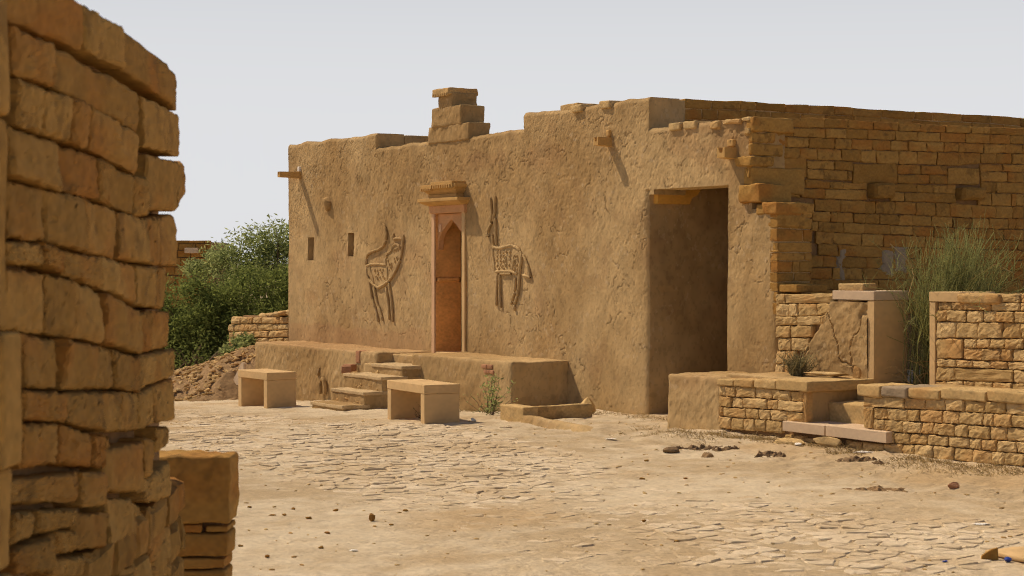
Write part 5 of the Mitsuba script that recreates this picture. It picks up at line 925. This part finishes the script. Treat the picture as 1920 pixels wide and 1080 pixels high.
# green broom-like bush in the gate
rng = np.random.RandomState(120)
tag("broom_bush", "tall green broom bush of thin arching stems growing in the slab gate", "bush")
st, tw = [], []
for k in range(800):
    b = np.array([4.08 + rng.normal() * 0.13, 0.62 + rng.normal() * 0.13, 0.52])
    side = rng.normal()
    ln = rng.uniform(0.75, 1.85) * (1 - 0.12 * abs(side))
    az = rng.uniform(0, 2 * math.pi)
    out_ = np.array([math.cos(az), math.sin(az) * 0.8, 0]) * abs(rng.normal()) * 0.27
    out_[0] += 0.16
    if rng.rand() < 0.10:
        out_ *= 2.4
    t = np.linspace(0, 1, 9)[:, None]
    droop = (0.35 * np.linalg.norm(out_) + 0.05) * ln
    cur = b + t * np.array([0, 0, 1]) * ln + (t ** 1.6) * out_ * ln - np.array([0, 0, 1]) * droop * t ** 3
    cur = cur + np.cumsum(rng.normal(size=(9, 3)) * 0.008, 0)
    st.append(tube(cur, np.linspace(0.0050, 0.0022, 9), 3) + (np.array([rng.rand(), 0.5]),))
    for j in range(rng.randint(4, 11)):
        q = cur[rng.randint(3, 9)]
        d = rng.normal(size=3) * 0.05 + [0, 0, 0.10]
        tw.append(tube([q, q + d * 0.6, q + d], [0.0022, 0.0018, 0.0012], 3) + (np.array([rng.rand(), 0.5]),))
v, f, uv = join(st)
put("broom_bush__stems", (v, f), "mat_leaf_broom", smooth=True, uv=uv)
v, f, uv = join(tw)
put("broom_bush__twigs", (v, f), "mat_leaf_broom", smooth=True, uv=uv)
dry = []
for k in range(70):
    b = np.array([4.10 + rng.normal() * 0.16, 0.45 + rng.normal() * 0.14, 0.54])
    d = np.array([rng.normal() * 0.25, rng.normal() * 0.2 - 0.1, rng.uniform(0.2, 0.6)])
    t = np.linspace(0, 1, 7)[:, None]
    cur = b + t * d - np.array([0, 0, 1]) * 0.32 * t ** 2.5 + rng.normal(size=(1, 3)) * 0.02
    dry.append(tube(cur, np.linspace(0.004, 0.002, 7), 3) + (np.array([rng.rand(), 0.5]),))
for a in ([(3.62, 0.3, 1.95), (3.75, 0.4, 1.80), (3.86, 0.5, 1.62)], [(4.5, 0.5, 1.6), (4.72, 0.6, 1.75), (4.86, 0.7, 1.66)], [(3.98, 0.2, 1.45), (4.0, 0.25, 1.62), (3.92, 0.3, 1.74)]):
    dry.append(tube(a, [0.005, 0.004, 0.003], 3) + (np.array([0.8, 0.5]),))
v, f, uv = join(dry)
tag(put("broom_bush__dry_stems", (v, f), "mat_straw", smooth=True, uv=uv), "straw coloured dead stems", kind="stuff")


def small_plant(name, x, y, z, h, spread, n, nl, size, mat, label, cat, seed, lean=(0, 0)):
    rng = np.random.RandomState(seed)
    tag(name, label, cat)
    ss, at, al = [], [], []
    for k in range(n):
        d = np.array([rng.normal() * spread + lean[0], rng.normal() * spread + lean[1], 1.0]) * h * rng.uniform(0.5, 1.0)
        t = np.linspace(0, 1, 7)[:, None]
        cur = np.array([x + rng.normal() * 0.02, y + rng.normal() * 0.02, z]) + t * d + np.cumsum(rng.normal(size=(7, 3)) * 0.012, 0)
        ss.append(tube(cur, np.linspace(0.006, 0.002, 7), 3) + (rng.rand(2),))
        for j in range(nl):
            at.append(cur[rng.randint(2, 7)] + rng.normal(size=3) * 0.012)
    v, f, uv = join(ss)
    put(name + "__stems", (v, f), "mat_bark" if mat != "mat_leaf_grey" else mat, smooth=True, uv=uv)
    if at:
        v, f, uv = leaves(np.array(at), size, size * 0.2, rng, 0.4)
        put(name + "__leaves", (v, f), mat, uv=uv)


small_plant("small_bush", 2.86, -0.22, 0.60, 0.25, 0.42, 170, 4, 0.026, "mat_leaf_grey", "round grey green bush on the platform before the plastered yard wall", "bush", 131)
small_plant("spindly_weed", -0.95, -1.55, -0.03, 0.50, 0.22, 9, 26, 0.05, "mat_leaf_mid", "spindly green weed against the right plinth, behind the right bench", "weed", 132, (-0.35, 0.25))
small_plant("low_weed", -1.35, -1.35, -0.05, 0.24, 0.9, 16, 7, 0.035, "mat_leaf_mid", "low straggly weed at the foot of the plinth beside the right bench", "weed", 133)
small_plant("dry_weed", -1.05, -2.35, -0.05, 0.17, 0.7, 22, 2, 0.03, "mat_straw", "little dry weed under the right bench", "weed", 134)
small_plant("step_weed", -5.35, -1.05, -0.15, 0.34, 0.25, 10, 8, 0.03, "mat_leaf_mid", "thin weed growing where the steps meet the left plinth", "weed", 135)

# dry grass along the wall foot
rng = np.random.RandomState(140)
gr, blades = [], []
for k in range(5000):
    if rng.rand() < 0.75:
        x, y = rng.uniform(1.6, 7.2), -0.95 - abs(rng.normal()) * 0.28
    elif rng.rand() < 0.5:
        x, y = rng.uniform(-1.2, 1.4), -0.10 - abs(rng.normal()) * 0.30
    else:
        x, y = rng.uniform(-2.6, -0.4), -0.95 - abs(rng.normal()) * 0.22
    z = 0.0
    blades.append((x, y))
    d = np.array([rng.normal() * 0.6, rng.normal() * 0.6, rng.uniform(0.2, 1.0)]) * rng.uniform(0.03, 0.085)
    gr.append(tube([(x, y, z - 0.01), np.array([x, y, z]) + d * 0.6, np.array([x, y, z]) + d + [0, 0, -0.015]], [0.0022, 0.0018, 0.001], 3) + (rng.rand(2),))
bl = np.array(blades)
ok = meshkit.noise(np.c_[bl * 2.2, bl[:, 0] * 0], 9) > 0.42
zz = ground_at(bl[:, 0], bl[:, 1])
v, f, uv = join([(g[0] + [0, 0, z], g[1], g[2]) for g, z, o in zip(gr, zz, ok) if o])
put("dry_grass", (v, f), "mat_straw", smooth=True, uv=uv)
tag("dry_grass", "thin dry grass along the foot of the walls", "grass", kind="stuff")

# ------------------------------------------------------------------ small things on the ground


def lump(name, x, y, size, seed, mat, label, cat, group=None, turn=0.0, sink=0.3, cuts_=8, sub=3, uv=(0.5, 0.5), rough=0.25):
    z = float(ground_at(np.array([x]), np.array([y]))[0])
    v, f = rock(size, seed, cuts_, sub, rough)
    return tag(put(name, turned((v, f), turn, (x, y, z + size[2] * (0.5 - sink))), mat, smooth=50, uv=uv), label, cat, group)


def patch(name, x, y, size, seed, mat, label, cat, turn=0.0, power=1.6):
    """Crumbled matter lying on the ground: a small heap with a ragged edge that runs into the sand."""
    a, b = np.meshgrid(np.linspace(-1, 1, 46), np.linspace(-1, 1, 30), indexing="ij")
    X, Y = a * size[0] / 2, b * size[1] / 2
    px, py = x + X * math.cos(turn) - Y * math.sin(turn), y + X * math.sin(turn) + Y * math.cos(turn)
    n = meshkit.fbm(np.stack([px * 26, py * 26, np.full_like(px, seed)], -1), 4, seed)
    h = size[2] * 1.5 * np.clip(n - 0.30 - 0.42 * (a * a + b * b), -0.2, 1) ** 1 * (0.6 + 0.8 * meshkit.noise(np.stack([px * 60, py * 60, px * 0], -1), 5))
    v = np.stack([px, py, ground_at(px, py) + h], -1).reshape(-1, 3)
    return tag(put(name, (v, tris(grid_faces(*a.shape))), mat, smooth=45), label, cat)


CA = math.atan2(RIGHT[1], RIGHT[0])
lump("dung_cake", 3.38, -2.19, (0.20, 0.15, 0.075), 201, "mat_dung", "dark brown dung cake, largest and leftmost of the dark lumps in the yard", "dung", turn=CA)
patch("dung_scatter", 3.25, -1.83, (0.57, 0.21, 0.060), 202, "mat_dung", "long crumbled patch of dark dung just behind the dung cake", "dung", CA)
patch("dung_scatter", 3.55, -1.73, (0.32, 0.18, 0.060), 203, "mat_dung", "small crumbled dung patch at the right end of the long one", "dung", CA)
lump("earth_mound", 3.83, -2.16, (0.13, 0.13, 0.07), 204, "mat_soil", "little pointed mound of earth right of the dung cake", "mound", cuts_=3)
patch("dung_scatter", 4.18, -1.69, (0.41, 0.24, 0.072), 205, "mat_dung", "flat dark dung pat in front of the sill slab", "dung", CA)
patch("dung_scatter", 4.98, -1.41, (0.49, 0.27, 0.060), 206, "mat_dung", "crumbled dung in front of the white paper scrap", "dung", CA)
patch("dung_scatter", 5.27, -1.40, (0.22, 0.14, 0.048), 207, "mat_dung", "small dung crumb right of the white paper scrap", "dung", CA)
patch("dung_scatter", 6.45, -2.53, (0.59, 0.24, 0.036), 208, "mat_soil", "flat brown patch nearest the camera among the dung", "dung", CA)
lump("brick_piece", 6.68, -1.95, (0.12, 0.08, 0.06), 209, "mat_brick", "reddish brick piece lying alone on the sand near the right edge", "brick", turn=CA + 0.3)
lump("paper_scrap", 4.70, -1.04, (0.22, 0.10, 0.02), 210, "mat_white", "white paper scrap at the foot of the platform wall", "litter", turn=CA, sink=0.0)
lump("paper_scrap", 3.92, -1.14, (0.09, 0.07, 0.03), 211, "mat_white", "small white wrapper below the sill slab", "litter", sink=0.0)
lump("paper_scrap", 8.20, -3.26, (0.14, 0.07, 0.012), 212, "mat_white", "white scrap on the sand near the right edge", "litter", turn=CA, sink=0.0)
lump("paper_scrap", -0.38, -2.11, (0.07, 0.06, 0.05), 213, "mat_white", "crumpled white litter right of the right bench", "litter", sink=0.0)
lump("paper_scrap", 2.20, -2.07, (0.12, 0.06, 0.015), 214, "mat_white", "white flake in front of the mud kerb", "litter", turn=CA, sink=0.0)
lump("paper_scrap", 6.97, -7.33, (0.06, 0.05, 0.012), 215, "mat_white", "pale flake on the sand in the foreground", "litter", turn=CA, sink=0.0)
lump("plastic_litter", 9.15, -4.57, (0.035, 0.03, 0.012), 216, "mat_blue", "tiny flat blue cap on the sand", "litter", turn=CA, sink=0.0)
lump("blue_wrapper", 9.33, -4.24, (0.055, 0.035, 0.035), 217, "mat_blue", "crumpled blue wrapper by the broken slab at the right edge", "litter", turn=CA + 0.6, sink=0.0)
z = float(ground_at(np.array([9.20]), np.array([-4.27]))[0])
w_ = trimesh.creation.extrude_polygon(Polygon([(-0.06, -0.03), (0.055, -0.03), (0.05, 0.075), (0.015, 0.066), (-0.04, 0.03)]), 0.022, engine="earcut")
v, f = np.array(w_.vertices), np.array(w_.faces)
v = np.stack([v[:, 0], v[:, 2] - 0.011, v[:, 1]], -1)
tag(put("slab_wedge", turned((v, f), CA, (9.21, -4.27, z)), "mat_dark_shaded_stone"), "dark wedge of stone standing on the sand at the right edge", "stone")
v, f = rbox((-0.22, -0.22, -0.014), (0.22, 0.22, 0.014), 0.03, 0.010, 0.012, 6, 4, 0.004)
tag(put("broken_slab", turned((v, f), CA + 0.5, (9.33, -3.98, z + 0.025)), "mat_slab", smooth=45), "flat broken sandstone slab at the right edge", "stone")
lump("white_pebble", 9.22, -4.94, (0.05, 0.04, 0.03), 218, "mat_pale_slab", "whitish pebble near the bottom right corner", "pebble", sink=0.1)
lump("dark_pebble", 5.90, -6.65, (0.055, 0.05, 0.06), 219, "mat_dark_shaded_stone", "dark pointed pebble on the paving, largest of the dark pebbles", "pebble", sink=0.1, sub=2, uv=(0.1, 0.9))
PEB = [(6.15, -6.63), (4.87, -7.09), (5.09, -6.85), (5.28, -7.1), (5.35, -7.04), (6.25, -7.15), (6.76, -7.44), (6.4, -7.82), (6.89, -7.86), (5.57, -6.96), (5.6, -6.23), (5.34, -6.64), (3.9, -2.88), (4.89, -3.65), (5.08, -3.35), (7.69, -2.52), (6.89, -5.09), (7.71, -5.44)]
for k, (x, y) in enumerate(PEB):
    rs = np.random.RandomState(700 + k)
    lump("brown_pebble", x, y, (rs.uniform(0.03, 0.055), rs.uniform(0.02, 0.035), rs.uniform(0.014, 0.024)), 720 + k, "mat_dark_shaded_stone", "small brown pebble lying loose on the sandy paving", "pebble", "small brown pebbles scattered over the paving", CA, 0.15, 7, 1, (0.2, 0.7))
rs = np.random.RandomState(150)
GRIT = [rock((1.6, 1.0, 0.6), 800 + k, 5, 0) for k in range(12)]
ch = []
for k in range(900):
    la, de = rs.uniform(-5, 6), rs.uniform(9.9, 21.5)
    p = world(la, de, 0.0)
    if abs(la) > 0.31 * de or p[1] > -0.95:
        continue
    s = rs.uniform(0.008, 0.026) * (0.7 + 0.3 * (de / 15))
    v, f = GRIT[k % 12]
    ch.append(turned((v * s, f, rs.rand(2)), rs.uniform(0, 6), (p[0], p[1], s * 0.12)))
v, f, uv = join(ch)
v[:, 2] += ground_at(v[:, 0], v[:, 1])
put("gravel", (v, f), "mat_stone", uv=uv)
tag("gravel", "fine stone grit scattered over the sand", "gravel", kind="stuff")

# ------------------------------------------------------------------ shaded dry stone wall in the foreground
FW = "foreground_wall"
tag(FW, "tall rough dry stone wall in shadow filling the left foreground", "wall")


def fg_place(u, v, w):
    """u metres ahead of the camera along the wall, v height, w outward."""
    la = np.polyval(FRONT_CURVE, u)
    sl = np.polyval(np.polyder(FRONT_CURVE), u)
    n = np.hypot(1, sl)
    return world(la + w / n, u - w * sl / n, v)


masonry(FW, FRONT_WALL, fg_place, 9, "mat_dark_shaded_stone", gap=0.005, depth=0.13, proud=0.0, bulge=0.006, cham=0.008, rough=0.009, n=(16, 10), wob=0.0052, off=0.011, grain=np.array([10.0, 7.0]), smooth=28)
uu, zz = np.meshgrid(np.linspace(3.7, 6.52, 40), np.linspace(-0.2, 2.40, 40), indexing="ij")
cv = np.vstack([fg_place(uu.ravel(), zz.ravel(), np.full(uu.size, -0.075)), fg_place(uu.ravel(), zz.ravel(), np.full(uu.size, -0.55))])
n = uu.size
g = tris(grid_faces(*uu.shape))
ring = np.concatenate([np.arange(40), 40 * np.arange(1, 40) + 39, (39 * 40 + np.arange(38, -1, -1)), 40 * np.arange(38, 0, -1)])
nx_ = np.roll(ring, -1)
put(FW + "__core", (cv, np.vstack([g, g + n, tris(np.stack([ring, nx_, nx_ + n, ring + n], -1))])), "mat_core", smooth=30)
rng = np.random.RandomState(91)
z = 0.98
while z > -0.1:   # lower courses, below the frame
    h = rng.uniform(0.12, 0.18)
    u = 3.75
    while u < 6.5:
        w = min(rng.uniform(0.2, 0.45), 6.55 - u)
        v, f, uv = stone([u, z - h, u + w, z - h, u + w, z, u, z], fg_place, rng, gap=0.007, bulge=0.02, cham=0.016, rough=0.009, n=(3, 2))
        if z < 0.75 or u > 4.7:
            put(FW + "__stone", (v, f), "mat_dark_shaded_stone", uv=uv)
        u += w + 1e-4
        if w < 0.03: break
    z -= h

J = "stone_jamb"
tag(J, "column of tall upright stones at the extreme left edge", "pillar")
for k, (yt, yb, xr) in enumerate([(-120, 205, 20), (212, 620, 16), (625, 888, 42), (893, 1090, 22), (1095, 1330, 24)]):
    d0 = 3.78
    la = (xr - 960) / 3363 * (d0 + 0.16)
    z1, z0 = 1.75 - (yt - 495) * d0 / 3363, 1.75 - (yb - 495) * d0 / 3363
    v, f = rbox((la - 0.5, d0, max(z0, 0.0)), (la, d0 + 0.16, z1), 0.05, 0.014, 0.012, 4, 5 + k, 0.004)
    put(J + "__block", (world(v[:, 0], v[:, 1], v[:, 2]), f), "mat_dark_shaded_stone", smooth=45, uv=(1.0 if k in (0, 2, 3) else 0.5, 0.25))
v, f = rbox((-1.56, 3.79, 0.0), (-1.13, 3.93, 0.81), 0.06, 0.014, 0.012, 4, 15, 0.004)
put(J + "__block", (world(v[:, 0], v[:, 1], v[:, 2]), f), "mat_dark_shaded_stone", smooth=45, uv=(0.5, 0.2))

W2 = "low_stub_wall"
tag(W2, "low shaded wall stub of squared stones jutting from the foreground wall", "wall")
rs = np.random.RandomState(77)
for k, (x0, x1, yt, yb, dp) in enumerate([(250, 431, 857, 984, 0.0), (255, 330, 987, 999, 0.03), (331, 376, 985, 1000, 0.01), (384, 427, 987, 1000, 0.015), (250, 426, 1002, 1047, 0.008), (250, 318, 1050, 1072, 0.02), (320, 420, 1049, 1068, 0.012), (250, 421, 1072, 1130, 0.01), (250, 330, 1133, 1200, 0.0), (332, 424, 1133, 1200, 0.01), (250, 420, 1203, 1312, 0.0)]):
    d0 = 7.2 + dp
    v, f = rbox(((x0 - 960) / 3363 * d0, d0, 1.75 - (yb - 495) * d0 / 3363), ((x1 - 960) / 3363 * d0, 7.42, 1.75 - (yt - 495) * d0 / 3363), 0.02 if k in (0, 4) else 0.03, 0.016 if yb - yt > 20 else 0.008, 0.014 if k in (0, 4) else 0.008, 7, 40 + k, 0.006)
    put(W2 + "__stone", (world(v[:, 0], v[:, 1], v[:, 2]), f), "mat_dark_shaded_stone", smooth=45, uv=(rs.uniform(0.3, 0.7), rs.rand()))
v, f = rbox((-1.52, 7.26, 0.0), (-1.17, 7.40, 0.9), 0.06, 0.01, 0.01, 5, 3)
put(W2 + "__core", (world(v[:, 0], v[:, 1], v[:, 2]), f), "mat_core", smooth=40)
